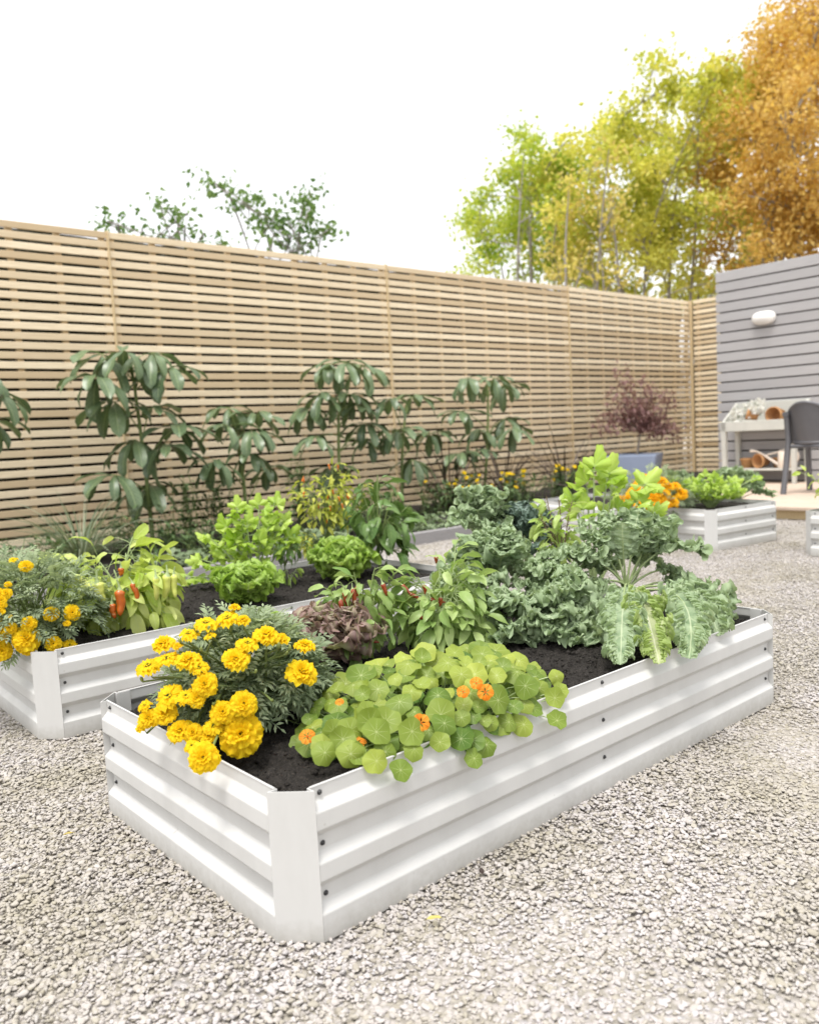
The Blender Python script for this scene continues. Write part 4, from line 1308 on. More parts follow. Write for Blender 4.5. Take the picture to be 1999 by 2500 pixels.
# left bed: orange chilies and green bell pepper
yb = dz(692, 1205, ZS)
tips = [dy(x, y - 8, yb[1] + d) for x, y, d in [(640, 1020, .02), (615, 1035, -.02), (700, 985, .0), (745, 985, .03), (680, 1010, -.03), (720, 1025, .04), (660, 1050, -.04), (735, 1040, -.02), (690, 1045, .0), (640, 1130, -.04), (625, 1160, -.02), (765, 1030, .02)]]
cp = bush('chili_plant', 'tall yellow-green chili plant dotted with tiny orange chilies in the left bed', 'vegetable', yb, tips, 52, 'yellowchili', 'stem', (.024, .045), .48, 24, .9, .03, group='pepper plants', hang=.6)
rg = np.random.default_rng(17)
for i in range(20):
    t = tips[rg.integers(0, 10)] + rg.normal(0, .012, 3)
    if i < 13: x, y = [(685, 1040), (670, 1060), (712, 1045), (720, 1060), (660, 1055), (735, 1050), (695, 1065), (640, 1035), (650, 1050), (700, 1030), (735, 1065), (690, 1090), (640, 1165)][i]; t = dy(x, y, yb[1] - .03)
    fruit(cp, 'chili', 'fruit_s' if i % 4 else 'fruit_y', t, (rg.normal(0, .2), 0, rg.choice([-1, -1, 1])), .021, .0034, .1, seed=i)
yb = dz(800, 1205, ZS)
tips = [dy(x, y, yb[1] + d) for x, y, d in [(795, 1000, .02), (760, 1035, -.02), (830, 1030, .0), (860, 1065, .02), (745, 1070, -.03), (800, 1050, -.05), (770, 1010, .05), (820, 1090, -.03), (850, 1100, -.01), (780, 1100, -.05), (842, 1160, -.01)]]
bush('pepper_plant', 'tall dark green pepper plant with big drooping leaves, far end of left bed', 'vegetable', yb, tips, 53, 'bell', 'stem', (.06, .095), .52, 10, 1.1, .04, group='pepper plants', hang=1.1, stem_r=.0045)

# front bed: two chili plants
yb = dz(775, 1385, ZS)
tips = [dy(x, y, yb[1] + d) for x, y, d in [(715, 1225, -.02), (745, 1205, .02), (790, 1195, .02), (830, 1205, .03), (700, 1250, -.03), (765, 1230, -.02), (800, 1235, .0), (820, 1250, .03), (755, 1330, -.05), (735, 1350, -.06), (780, 1300, -.04)]]
c1 = bush('chili_plant', 'chili plant with long dark red chilies hanging beside the purple lettuce', 'vegetable', yb, tips, 54, 'chili', 'stem', (.038, .064), .54, 12, 1.2, .03, group='pepper plants', hang=1.0)
for i, (x, y, d, L, dr) in enumerate([(717, 1262, -.06, .062, (.0, 0, -1)), (724, 1245, -.05, .040, (.1, 0, -1)), (742, 1240, -.05, .055, (.1, 0, -1)), (752, 1235, -.03, .045, (-.1, 0, -1)), (750, 1300, -.05, .035, (.6, 0, -.8)), (768, 1345, -.06, .03, (.9, 0, -.4)), (805, 1228, -.02, .035, (.3, 0, -1))]):
    fruit(c1, 'chili', 'fruit_r', dy(x, y, yb[1] + d), dr, L, .0052, .16, seed=i + 30)
yb = dz(930, 1362, ZS)
tips = [dy(x, y, yb[1] + d) for x, y, d in [(960, 1165, .05), (925, 1190, .03), (985, 1195, .02), (880, 1215, .0), (900, 1250, -.02), (960, 1240, -.02), (1000, 1260, -.01), (1020, 1300, -.03), (870, 1280, -.02), (920, 1290, -.05), (960, 1300, -.05), (850, 1310, -.02), (990, 1330, -.05), (895, 1335, -.06), (940, 1220, .02), (1000, 1230, .03)]]
c2 = bush('chili_plant', 'bushy light green chili plant with few red chilies, middle of the front bed', 'vegetable', yb, tips, 55, 'chili', 'palestem', (.036, .066), .52, 22, 1.1, .04, group='pepper plants', hang=.9, leafvar=(.62, .22))
for i, (x, y, d, L, dr) in enumerate([(846, 1232, -.03, .028, (.6, 0, -.6)), (862, 1250, -.03, .03, (.8, 0, -.4)), (905, 1262, -.04, .034, (.9, 0, -.35)), (928, 1258, -.04, .02, (0, 0, -1)), (918, 1172, .03, .016, (0, 0, -1)), (893, 1232, -.02, .02, (.2, 0, -1)), (883, 1300, -.06, .02, (1, 0, -.2))]):
    fruit(c2, 'chili', 'fruit_r', dy(x, y, yb[1] + d), dr, L, .0050, .16, seed=i + 50)

# celery-like herbs
def celery(label, base, tips, seed, R=(.03, .045), mleaf='celery', group='celery plants', per=5, hang=.2):
    rg = np.random.default_rng(seed); base = np.array(base, float)
    root = thing('celery', label, 'vegetable', base, group)
    st, fo = MB(), MB()
    for tp in tips:
        b = base + np.array([rg.uniform(-.012, .012), rg.uniform(-.012, .012), -.005])
        tp = np.array(tp)
        C = bez(b, (b + tp) / 2 + UP * .12 * np.linalg.norm(tp - b), tp, 12)
        st.tube(C, .0036, .0018, 7, .6, False)
        T = nrm(C[-1] - C[-3])
        _, s, nn = frame_of(T)
        for k in range(per):
            q = k // 2
            sg = (-1, 1)[k % 2] if k < per - 1 else 0
            p = C[-1] - T * (q * .028 if sg else 0)
            r = rg.uniform(*R) * (1.15 if sg == 0 else .95)
            d = nrm(T * (.55 if sg else 1) + s * sg * .9 + sph(rg) * .25 - UP * hang * rg.random())
            e = p + d * .018
            st.tube([p, e], .0012, .001, 5, .7, False)
            nrml = nrm(UP * .8 + nrm(EYE - p) * .6 + sph(rg) * .45)
            lobed(fo, e, d, nrml, r, 3, 4, 1.9, float(np.clip(rg.normal(.5, .22), 0, 1)), .3, 41, rg, .5, .18)
    st.build('stems', MT['palestem'], root); fo.build('foliage', MT[mleaf], root)
    return root
yb = dz(1255, 1240, ZS)
celery('bright yellow-green celery with large toothed leaves behind the big kale', yb, [dy(x - 12, y, yb[1] + d) for x, y, d in [(1262, 995, .0), (1248, 1030, .02), (1300, 1035, .03), (1362, 1030, .0), (1350, 1065, -.03), (1240, 1085, -.02), (1300, 1080, .05), (1225, 1065, .03), (1375, 1085, .04), (1290, 1010, .03)]], 61, (.043, .062), per=3)
yb = dz(540, 1240, ZS)
celery('leafy green celery with many stalks behind the pale lettuce in the left bed', yb, [dy(x, y, yb[1] + d) for x, y, d in [(500, 1080, .0), (545, 1075, .03), (480, 1120, -.02), (450, 1140, .0), (430, 1180, -.03), (400, 1215, -.03), (520, 1110, -.03), (560, 1120, .0), (590, 1105, .04), (500, 1150, -.04), (545, 1150, -.04), (470, 1160, .04), (600, 1140, .02), (575, 1070, .04)]], 62, (.034, .05), per=7)
yb = dz(602, 1232, ZS)
bush('basil', 'clump of green basil at the right of the celery in the left bed', 'herb', yb, [dy(x, y, yb[1] + d) for x, y, d in [(570, 1110, 0), (600, 1100, .02), (630, 1115, 0), (645, 1140, .02), (590, 1135, -.03), (615, 1140, -.03)]], 63, 'bell', 'stem', (.03, .045), .5, 8, 1.2, .015, group='basil plants', hang=1.0, leafvar=(.85, .15))
yb = dz(615, 1232, ZS)
bush('seedling', 'small green seedling alone on the dark soil of the left bed', 'plant', yb - np.array([0, .03, 0]), [dy(x, y, yb[1] - .03) for x, y in [(605, 1200), (625, 1197), (615, 1205)]], 64, 'basil', 'palestem', (.024, .036), .5, 3, 1.1, .01, hang=.8, leafvar=(.2, .15), stem_r=.0015)
yb = dz(1185, 1262, ZS)
bush('basil', 'pale lime basil with reddish stems between the kales', 'herb', yb, [dy(x, y, yb[1] + d) for x, y, d in [(1150, 1045, .02), (1175, 1052, -.01), (1205, 1055, .03), (1145, 1100, .0), (1170, 1120, -.03), (1135, 1075, .03), (1200, 1110, .02), (1165, 1170, -.03), (1190, 1150, .0)]], 65, 'basil', 'brownstem', (.034, .056), .5, 10, .9, .02, group='basil plants', hang=.3)

# left bed: marigolds
fl2 = [(x * .2436, 1250 + y * .2436, d * .2436, t) for x, y, d, t in [(130, 475, 85, .2), (260, 540, 125, .6), (80, 725, 70, .3), (60, 815, 110, .4), (15, 880, 110, .4), (20, 930, 90, .4), (15, 1000, 70, .3), (515, 1025, 140, .8), (725, 1010, 150, .7), (295, 1120, 145, .7), (95, 1165, 130, .5), (20, 1195, 100, .5), (280, 1245, 150, .4), (670, 1115, 70, .3), (100, 1045, 45, .2), (-30, 820, 140, .4), (-40, 960, 140, .4), (-30, 1120, 120, .4)]]
fl2 += [(130, 1572, 36, .6), (170, 1575, 34, .4), (62, 1558, 60, .5), (70, 1578, 40, .5), (5, 1590, 45, .5), (-20, 1560, 60, .5)]
bd2 = [(x * .2436, 1250 + y * .2436, d * .2436) for x, y, d in [(180, 680, 35), (190, 745, 45), (550, 560, 60), (480, 810, 45), (815, 860, 50), (700, 850, 40), (610, 1085, 50), (465, 1220, 50), (760, 1130, 40), (385, 500, 30)]]
marigold('yellow marigold clump at the left edge of the photo in the left bed', dz(70, 1352, ZS), (.175, .165, .155), fl2, bd2, 12, FL_Y, 470, leafL=.048)

# far beds
rg = np.random.default_rng(71)
fb = at(1590, 1262, ZS)
fl3 = []
for k in range(38):
    fl3.append((1590 + rg.normal(0, 48), 1210 + rg.normal(0, 22), rg.uniform(24, 34), .3))
marigold('orange marigold clump in the small far bed below the blue pot', at(1590, 1248, ZS), (.20, .20, .15), fl3, [], 72, FL_O, 200, leafL=.06)
celery('bright green curly parsley in the small far bed beside the orange marigolds', at(1735, 1240, ZS), [at(1735, 1240, ZS) + np.array([rg.normal(0, .11), rg.normal(0, .08), rg.uniform(.07, .15)]) for _ in range(34)], 73, (.03, .045), per=5, group='celery plants')
kale_rosette('kale at the far left of the small far bed, behind the orange marigolds', at(1660, 1222, ZS), 16, (.15, .2), (.2, 1.3), 74, hw=(.04, .06), n_=40)
kale_rosette('kale at the back right of the small far bed, in front of the deck', at(1800, 1222, ZS), 18, (.15, .22), (.2, 1.3), 75, hw=(.04, .06), n_=40)
p4 = X4(.12, .50, ZS)
bush('pepper_plant', 'light green bush at the right edge of the photo in the far right bed', 'vegetable', p4, [p4 + np.array([rg.normal(0, .08), rg.normal(0, .08), rg.uniform(.05, .2)]) for _ in range(18)], 76, 'pepper', 'palestem', (.035, .06), .7, 8, 1.0, .02, group='pepper plants')

# ------------------------------------------------------------------ border plants
def umbrella_plant(label, px, py, v, whorls, seed, L=(.15, .20), s=1.0):
    L = (L[0] * 1.1, L[1] * 1.25)
    """schefflera-like shrub: drooping leaflets in whorls at the ends of long stalks"""
    rg = np.random.default_rng(seed)
    base = onv(px * K, py * K, v); base[2] = .03
    root = thing('umbrella_plant', label, 'shrub', base, 'umbrella plants along the fence')
    tr, fo = MB(), MB()
    pts = [onv(x * K, y * K, v) for x, y, *_ in whorls]
    top = max(p[2] for p in pts)
    tx = pts[int(np.argmax([p[2] for p in pts]))]
    tip = np.array([tx[0] * .6 + base[0] * .4, tx[1] * .6 + base[1] * .4, top - .06])
    T = bez(base - UP * .03, (base + tip) / 2 + np.array([rg.normal(0, .03), 0, 0]), tip, 20)
    tr.tube(T, .014 * s, .008 * s, 8, .5, False)
    for (x, y, *dd), p in zip(whorls, pts):
        p = onv(x * K, y * K, v + (rg.uniform(-.16, .10) if not dd else dd[0]))
        zt = max(base[2] + .05, p[2] - rg.uniform(.10, .25))
        q = T[int(np.argmin(np.abs(T[:, 2] - zt)))]
        tr.tube(bez(q, (q + p) / 2 + UP * .04, p, 8), .0045 * s, .003 * s, 6, .6, False)
        n = rg.integers(7, 11)
        a0 = rg.uniform(0, 6)
        out = nrm(np.append((p - q)[:2], 0.001))
        for k in range(n):
            a = a0 + 2 * PI * k / n
            o = np.array([math.cos(a), math.sin(a), 0])
            el = rg.uniform(-.6, .45) - .2
            d = nrm(o + UP * el + out * .25)
            LL = rg.uniform(*L) * s
            e = p + d * .02
            tr.tube([p, e], .002, .0018, 5, .8, False)
            leaf(fo, e, d, LL * 1.15, LL * rg.uniform(.31, .39), 'obov', rg.uniform(.6, 1.5), .3, .07, 9, 4, float(np.clip(rg.normal(.45, .22) + .25 * (p[2] - base[2]) / max(.3, top), 0, 1)), rg=rg, twist=rg.normal(0, .15))
    tr.build('stems', MT['stem'], root); fo.build('foliage', MT['schef'], root)
umbrella_plant('tallest dark umbrella plant, left of the fence post', 318, 1085, -.55, [(262, 738), (320, 742), (215, 745), (355, 775), (205, 792), (240, 845), (318, 858), (372, 900), (285, 925), (350, 935), (240, 1000), (315, 1018), (295, 765)], 81)
umbrella_plant('short umbrella plant second from the left in the border', 515, 1090, -.55, [(480, 858), (540, 872), (475, 895), (530, 905), (455, 968), (525, 955), (562, 985)], 82, (.12, .16))
umbrella_plant('broad umbrella plant in the middle of the border, touching the fence post', 722, 1100, -.55, [(725, 762), (690, 765), (765, 770), (680, 828), (655, 858), (750, 852), (665, 920), (770, 925), (735, 830), (700, 985), (770, 890)], 83, (.13, .18))
umbrella_plant('slim umbrella plant just right of the middle fence post', 850, 1100, -.55, [(868, 835), (838, 905), (905, 912), (868, 968), (820, 840)], 84, (.13, .17))
umbrella_plant('umbrella plant on the right, above the purple flax', 1015, 1060, -.55, [(1040, 795), (985, 795), (1065, 810), (970, 865), (1065, 880), (1010, 905), (965, 955), (1000, 950), (1080, 900)], 85, (.14, .18))
umbrella_plant('umbrella plant mostly cut off by the left edge of the photo', -20, 1120, -.55, [(-12, 825), (-25, 880), (-45, 780)], 86, (.15, .19))

def blades(name, label, cat, base, n, L, w, spread, mat_, seed, group=None, droop=(.6, 1.8), el=(.7, 1.5), partname='blades'):
    rg = np.random.default_rng(seed); base = np.array(base, float)
    root = thing(name, label, cat, base, group); mb = MB()
    for _ in range(n):
        a = rg.uniform(0, 2 * PI); o = np.array([math.cos(a), math.sin(a), 0])
        e = rg.uniform(*el)
        leaf(mb, base + o * rg.uniform(0, spread), o * math.cos(e) + UP * math.sin(e), rg.uniform(*L), w * rg.uniform(.7, 1.2), 'strap', rg.uniform(*droop), .3, 0, 12, 2, rg.random(), rg=rg, twist=rg.normal(0, .4))
    mb.build(partname, MT[mat_], root)
blades('ornamental_grass', 'pale variegated grass clump arching by the fence at the left', 'grass', np.append(onv(172 * K, 1160 * K, -.85)[:2], .03), 230, (.25, .55), .010, .06, 'grass', 91)
for i, (x, lab) in enumerate([(948, 'purple flax left of the yellow flowers, by the fence'), (1065, 'purple flax behind the tall kale, between the yellow flowers'), (1190, 'purple flax at the right, arching in front of the fence towards the blue pot')]):
    blades('purple_flax', lab, 'plant', np.append(onv(x * K, 1070 * K, -.75)[:2], .03), 46, (.4, .78), .016, .04, 'flax', 92 + i, 'purple flax plants', (.3, 1.5), (.75, 1.5))

def herb(name, label, cat, base, n, H, spread, mleaf, seed, group=None, L=.05, flower=None, nf=0, kindf='flower'):
    """upright leafy stems, some with a flower on top"""
    rg = np.random.default_rng(seed); base = np.array(base, float)
    root = thing(name, label, cat, base, group); st, fo = MB(), MB()
    for k in range(n):
        b = base + np.array([rg.normal(0, spread * .5), rg.normal(0, spread * .5), 0])
        h = H * rg.uniform(.6, 1.05)
        tp = b + np.array([rg.normal(0, spread * .4), rg.normal(0, spread * .4), h])
        C = bez(b, b + UP * h * .5, tp, 8); st.tube(C, .0028, .0015, 5, .3, False)
        for q in range(int(h / .018)):
            p = C[0] + (C[-1] - C[0]) * (.12 + .88 * rg.random())
            o = sph(rg); o[2] = abs(o[2]) * .5
            leaf(fo, p, o, L * rg.uniform(.9, 1.6), L * .38, 'lance', .9, .2, .02, 4, 2, float(np.clip(rg.normal(.45, .25), 0, 1)), rg=rg)
        if flower and k < nf:
            f = place(kindf, flower, root, tp, basis(nrm(UP + nrm(EYE - tp) * .8 + sph(rg) * .4), rg), rg.uniform(.011, .017))
    st.build('stems', MT['stem'], root); fo.build('foliage', MT[mleaf], root)
    return root
B = lambda x, y, v: np.append(onv(x * K, y * K, v)[:2], .03)
for i, (x, v, H, lab) in enumerate([(395, -.75, .42, 'dark leafy herb with upright stems right of the tallest umbrella plant'), (470, -.65, .42, 'thin upright dark herb left of the short umbrella plant'), (640, -.7, .5, 'tall dark herb behind the celery and the yellow chili plant'), (350, -1.1, .2, 'low feathery green herb behind the light pepper plant'), (830, -1.05, .22, 'low feathery herb behind the bell pepper plant'), (10, -1.1, .2, 'low green herb at the left edge behind the marigolds'), (690, -.85, .3, 'dark herb just behind the yellow chili plant'), (560, -.9, .24, 'low dark herb behind the celery'), (270, -.8, .3, 'dark herb at the foot of the tallest umbrella plant'), (440, -1.2, .2, 'low feathery herb between the light pepper plant and the celery'), (745, -1.2, .22, 'low feathery herb between the yellow chili plant and the kerb'), (910, -.8, .26, 'low dark herb at the foot of the slim umbrella plant'), (90, -1.2, .2, 'low herb in front of the ornamental grass at the left')]):
    herb('border_herb', lab, 'plant', B(x, 1110, v), 15, H, .16 if H < .3 else .1, 'fern', 110 + i, 'dark herbs in the border', .05)
YF = with_mat(marigold_mesh(9, False), MT['petal'])
for i, (x, v, H, lab) in enumerate([(985, -.95, .30, 'clump of yellow daisies behind the tall kale'), (1085, -1.15, .30, 'clump of yellow daisies right of the tall kale, in front of the flax'), (1180, -.9, .28, 'clump of yellow daisies at the right beside the blue pot')]):
    herb('yellow_daisy', lab, 'flower', B(x, 1075, v), 26, H, .16, 'fern', 130 + i, 'yellow daisy clumps in the border', .05, YF, 15)
def cover(label, px, v, seed, W=.3):
    rg = np.random.default_rng(seed); base = B(px, 1110, v)
    root = thing('ground_cover_plant', label, 'plant', base, 'low grey-green plants along the kerb'); fo = MB()
    for k in range(120):
        p = base + FU * rg.normal(0, W * .45) + FV * rg.normal(0, .07) + UP * rg.uniform(.0, .09)
        a = rg.uniform(0, 6.28)
        lobed(fo, p, (math.cos(a), math.sin(a), .3), nrm(UP + sph(rg) * .5), rg.uniform(.022, .04), 5, 2, 2.6, rg.random(), .3, 21, rg, .3, .08)
    fo.build('foliage', MT['heuchera'], root)
cover('low grey-green leaves along the kerb behind the bell pepper plant', 870, -1.5, 141)
cover('low grey-green leaves along the kerb under the yellow daisies', 1050, -1.5, 142)
cover('low grey-green leaves along the kerb behind the celery in the left bed', 600, -1.5, 143)
cover('low grey-green leaves along the kerb behind the light pepper plant', 400, -1.5, 144)
cover('low grey-green leaves along the kerb below the rightmost umbrella plant', 960, -1.45, 145)
cover('low grey-green leaves along the kerb just left of the yellow chili plant', 670, -1.4, 146)

# ------------------------------------------------------------------ pot and maple
pc = at(1553, 1200, 0)
def square_pot():
    root = thing('plant_pot', 'square pale blue tapered pot holding the little purple maple', 'pot', pc)
    mb = MB()
    prof = [(.18, 0), (.245, .335), (.245, .352), (.226, .352), (.218, .29), (0.001, .29)]
    rot = FA + PI / 4 + .42
    P = np.zeros((len(prof), 16, 3))
    for i, (r, z) in enumerate(prof):
        k = 0
        for q in range(4):
            a0 = rot + q * PI / 2
            cn = np.array([math.cos(a0), math.sin(a0)]) * r * 1.28; nx = np.array([math.cos(a0 + PI / 2), math.sin(a0 + PI / 2)]) * r * 1.28; pv = np.array([math.cos(a0 - PI / 2), math.sin(a0 - PI / 2)]) * r * 1.28
            for w in (cn + (pv - cn) * .045, cn + (pv - cn) * .012 + (nx - cn) * .012, cn + (nx - cn) * .045, (cn + nx) / 2):
                P[i, k] = (pc[0] + w[0], pc[1] + w[1], z); k += 1
    mb.grid(P[:5], closed=True); mb.build('body', MT['bluepot'], root, smooth=False)
    mb = MB(); mb.grid(P[4:], closed=True); mb.build('soil', MT['soil'], root)
square_pot()
def maple():
    rg = np.random.default_rng(151)
    base = pc + UP * .28
    root = thing('maple_tree', 'small purple Japanese maple growing in the pale blue pot', 'tree', base)
    tr, fo = MB(), MB()
    y0 = base[1]
    top = dy(1335, 880, y0)
    fork = dy(1348, 905, y0)
    tr.tube(bez(base - UP * .01, (base + fork) / 2 + np.array([.01, 0, 0]), fork, 8), .011, .008, 8)
    ends = [(1295, 780, 0), (1310, 800, .1), (1290, 830, -.1), (1350, 800, .05), (1375, 825, -.05), (1400, 830, .1), (1410, 850, 0), (1268, 880, 0), (1265, 900, -.12), (1300, 860, .15), (1330, 850, -.15), (1370, 865, -.15), (1395, 880, 0), (1415, 910, -.05), (1425, 918, .1), (1385, 905, -.12), (1350, 870, 0), (1320, 890, -.1), (1290, 870, .05), (1405, 895, .15), (1340, 830, .0)]
    for (x, y, d) in ends:
        e = dy(x, y, y0 + d)
        C = bez(fork - UP * rg.uniform(0, .05), (fork + e) / 2 + UP * rg.uniform(.02, .1), e, 10)
        tr.tube(C, .005, .0015, 5, .5, False)
        for k in range(46):
            p = C[rg.integers(3, 10)] + rg.normal(0, .05, 3) * np.array([1, 1, .7])
            d0 = nrm(sph(rg) - UP * .5)
            for q in range(5):
                a = (q - 2) * .55
                s = nrm(np.cross(d0, sph(rg)))
                leaf(fo, p, d0 * math.cos(a) + s * math.sin(a), rg.uniform(.035, .06), .011, 'lance', .6, .1, 0, 3, 1 + 1, rg.random(), rg=rg)
    tr.build('trunk', MT['bark'], root); fo.build('crown', MT['maple'], root)
maple()

# ------------------------------------------------------------------ deck furniture
def table():
    root = thing('potting_table', 'white potting table with raised back standing against the grey shed', 'table', ft)
    mt = MT['tablew']
    def B_(u, v, z, su, sv, sz, name, bev=.003):
        mb = MB(); mb.box(ft + FU * u + FV * v + UP * z, (su, sv, sz), FA, .5, bev); return mb.build(name, mt, root, smooth=False)
    Wd, Dp, Ht = TW, .235, .525
    for (u, v) in ((0, 0), (0, -Wd), (Dp, 0), (Dp, -Wd)):
        mb = MB()
        for z0, z1, r0, r1 in ((0, Ht - .1, .014, .021), (Ht - .1, Ht, .021, .021)):
            V = [ft + FU * (u + a * r) + FV * (v + b * r) + UP * z for z, r in ((z0, r0), (z1, r1)) for a, b in ((-1, -1), (1, -1), (1, 1), (-1, 1))]
            mb.add(V, [[0, 1, 5, 4], [1, 2, 6, 5], [2, 3, 7, 6], [3, 0, 4, 7], [0, 3, 2, 1], [4, 5, 6, 7]])
        mb.build('leg', mt, root, smooth=False)
    B_(-.012, -Wd / 2, Ht - .04, .018, Wd + .055, .085, 'front_apron')
    B_(Dp / 2, -Wd / 2, Ht - .05, Dp - .02, Wd - .01, .02, 'tray')
    B_(Dp + .012, -Wd / 2, Ht + .05, .018, Wd + .055, .22, 'back_board')
    for v in (.012, -Wd - .012):
        mb = MB()
        o = ft + FV * v
        V = []
        for w in (-.008, .008):
            V += [o + FV * w + FU * -.002 + UP * (Ht - .082), o + FV * w + FU * (Dp + .002) + UP * (Ht - .082), o + FV * w + FU * (Dp + .002) + UP * (Ht + .158), o + FV * w + FU * -.002 + UP * Ht]
        mb.add(V, [[0, 1, 2, 3], [7, 6, 5, 4], [0, 4, 5, 1], [1, 5, 6, 2], [2, 6, 7, 3], [3, 7, 4, 0]])
        mb.build('side_board', mt, root, smooth=False)
    B_(Dp / 2, -Wd / 2, .115, Dp + .01, Wd + .01, .016, 'shelf')
# front legs stand where their feet show in the photo
ft_r = at(1939, 1181, ZD)
d_ = ray(1769, 1120)
tt = ((ft_r - EYE) @ FU) / (d_ @ FU)
ft = EYE + d_ * tt; ft[2] = ZD
TW = float(abs((ft_r - ft) @ FV))
table()
def on_table(u, v, z): return ft + FU * u + FV * (-v) + UP * z
def pot_prof(r, h): return [(.0, 0), (r * .7, 0), (r * .93, h * .78), (r, h * .78), (r, h), (r * .9, h), (r * .68, h * .08), (0, h * .08)]
def terracotta(label, c, ax, r, h):
    root = thing('terracotta_pot', label, 'pot', c, 'terracotta pots on the potting table')
    mb = MB(); mb.lathe(pot_prof(r, h)[:6], c, 28, ax); mb.build('body', MT['terra'], root)
    mb = MB(); mb.lathe(pot_prof(r, h)[5:], c, 28, ax); mb.build('inside', MT['terra'], root)
zs_ = .123
terracotta('terracotta pot standing at the left end of the table shelf', on_table(.13, TW * .23, zs_), UP, .062, .085)
terracotta('terracotta pot lying on its side with its mouth to the viewer on the shelf', on_table(.14, TW * .50, zs_ + .062), nrm(-FU - FV * -.35), .062, .10)
terracotta('terracotta pot standing behind the watering can on the shelf', on_table(.17, TW * .66, zs_), UP, .058, .085)
terracotta('terracotta pot lying in the tray on top of the potting table', on_table(.15, TW * .70, .495 + .07), nrm(-FU + FV * .05), .07, .12)
def watering_can():
    c = on_table(.07, TW * .83, zs_)
    root = thing('watering_can', 'cream watering can with a long spout on the shelf of the potting table', 'watering can', c)
    mb = MB(); mb.lathe([(0, 0), (.060, 0), (.064, .006), (.058, .13), (.050, .142), (.047, .142), (.052, .128), (.054, .01), (0, .01)], c, 28); mb.build('body', MT['cream'], root)
    L_ = FV
    mb = MB(); mb.tube(bez(c + L_ * .055 + UP * .025, c + L_ * .16 + UP * .10, c + L_ * .25 + UP * .145, 10), .013, .008, 12)
    mb.tube([c + L_ * .25 + UP * .145, c + L_ * .30 + UP * .148], .009, .014, 12); mb.build('spout', MT['cream'], root)
    mb = MB(); mb.tube([c + L_ * .04 + UP * .14, c + L_ * .16 + UP * .112], .008, .006, 10)
    mb.tube(bez(c + L_ * .05 + UP * .142, c + L_ * -.03 + UP * .165, c + L_ * -.055 + UP * .14, 8), .009, .008, 10, cap=False)
    th = np.linspace(2.2, -1.5, 12); mb.tube([c - L_ * (.062 + .042 * math.cos(t)) + UP * (.095 + .05 * math.sin(t)) for t in th], .009, .008, 10)
    mb.build('handle', MT['cream'], root)
watering_can()
def flower_box():
    rg = np.random.default_rng(161)
    c = on_table(.05, TW * .38, .52)
    root = thing('flower_pot', 'tipped pot of small white flowers on the left of the potting table', 'plant', c)
    mb = MB(); mb.lathe(pot_prof(.05, .09)[:6], c + FV * -.05 + UP * .04, 20, nrm(FV * .8 - FU * .3 + UP * .3)); mb.build('pot', MT['terra'], root)
    fo, fl = MB(), MB()
    for k in range(260):
        t = rg.uniform(-1, 1)
        p = c + FV * (.03 + .13 * t) + UP * (.085 + .03 * -t + rg.normal(0, .025)) - FU * rg.uniform(-.03, .05)
        leaf(fo, p, sph(rg), .025, .010, 'ovate', .6, .2, 0, 3, 2, rg.random(), rg=rg)
    for k in range(150):
        t = rg.uniform(-1, 1)
        p = c + FV * (.03 + .14 * t) + UP * (.09 + .03 * -t + rg.normal(0, .03)) - FU * rg.uniform(.0, .065)
        for q in range(6):
            a = q * PI / 3; ax = basis(nrm(EYE - p) + sph(rg) * .5, rg)
            leaf(fl, p, ax[:, 0] * math.cos(a) + ax[:, 1] * math.sin(a), .021, .018, 'obov', .2, .1, 0, 3, 2, rg.random(), ref=ax[:, 2])
    fo.build('foliage', MT['fern'], root); fl.build('flowers', MT['petal_w'], root)
flower_box()
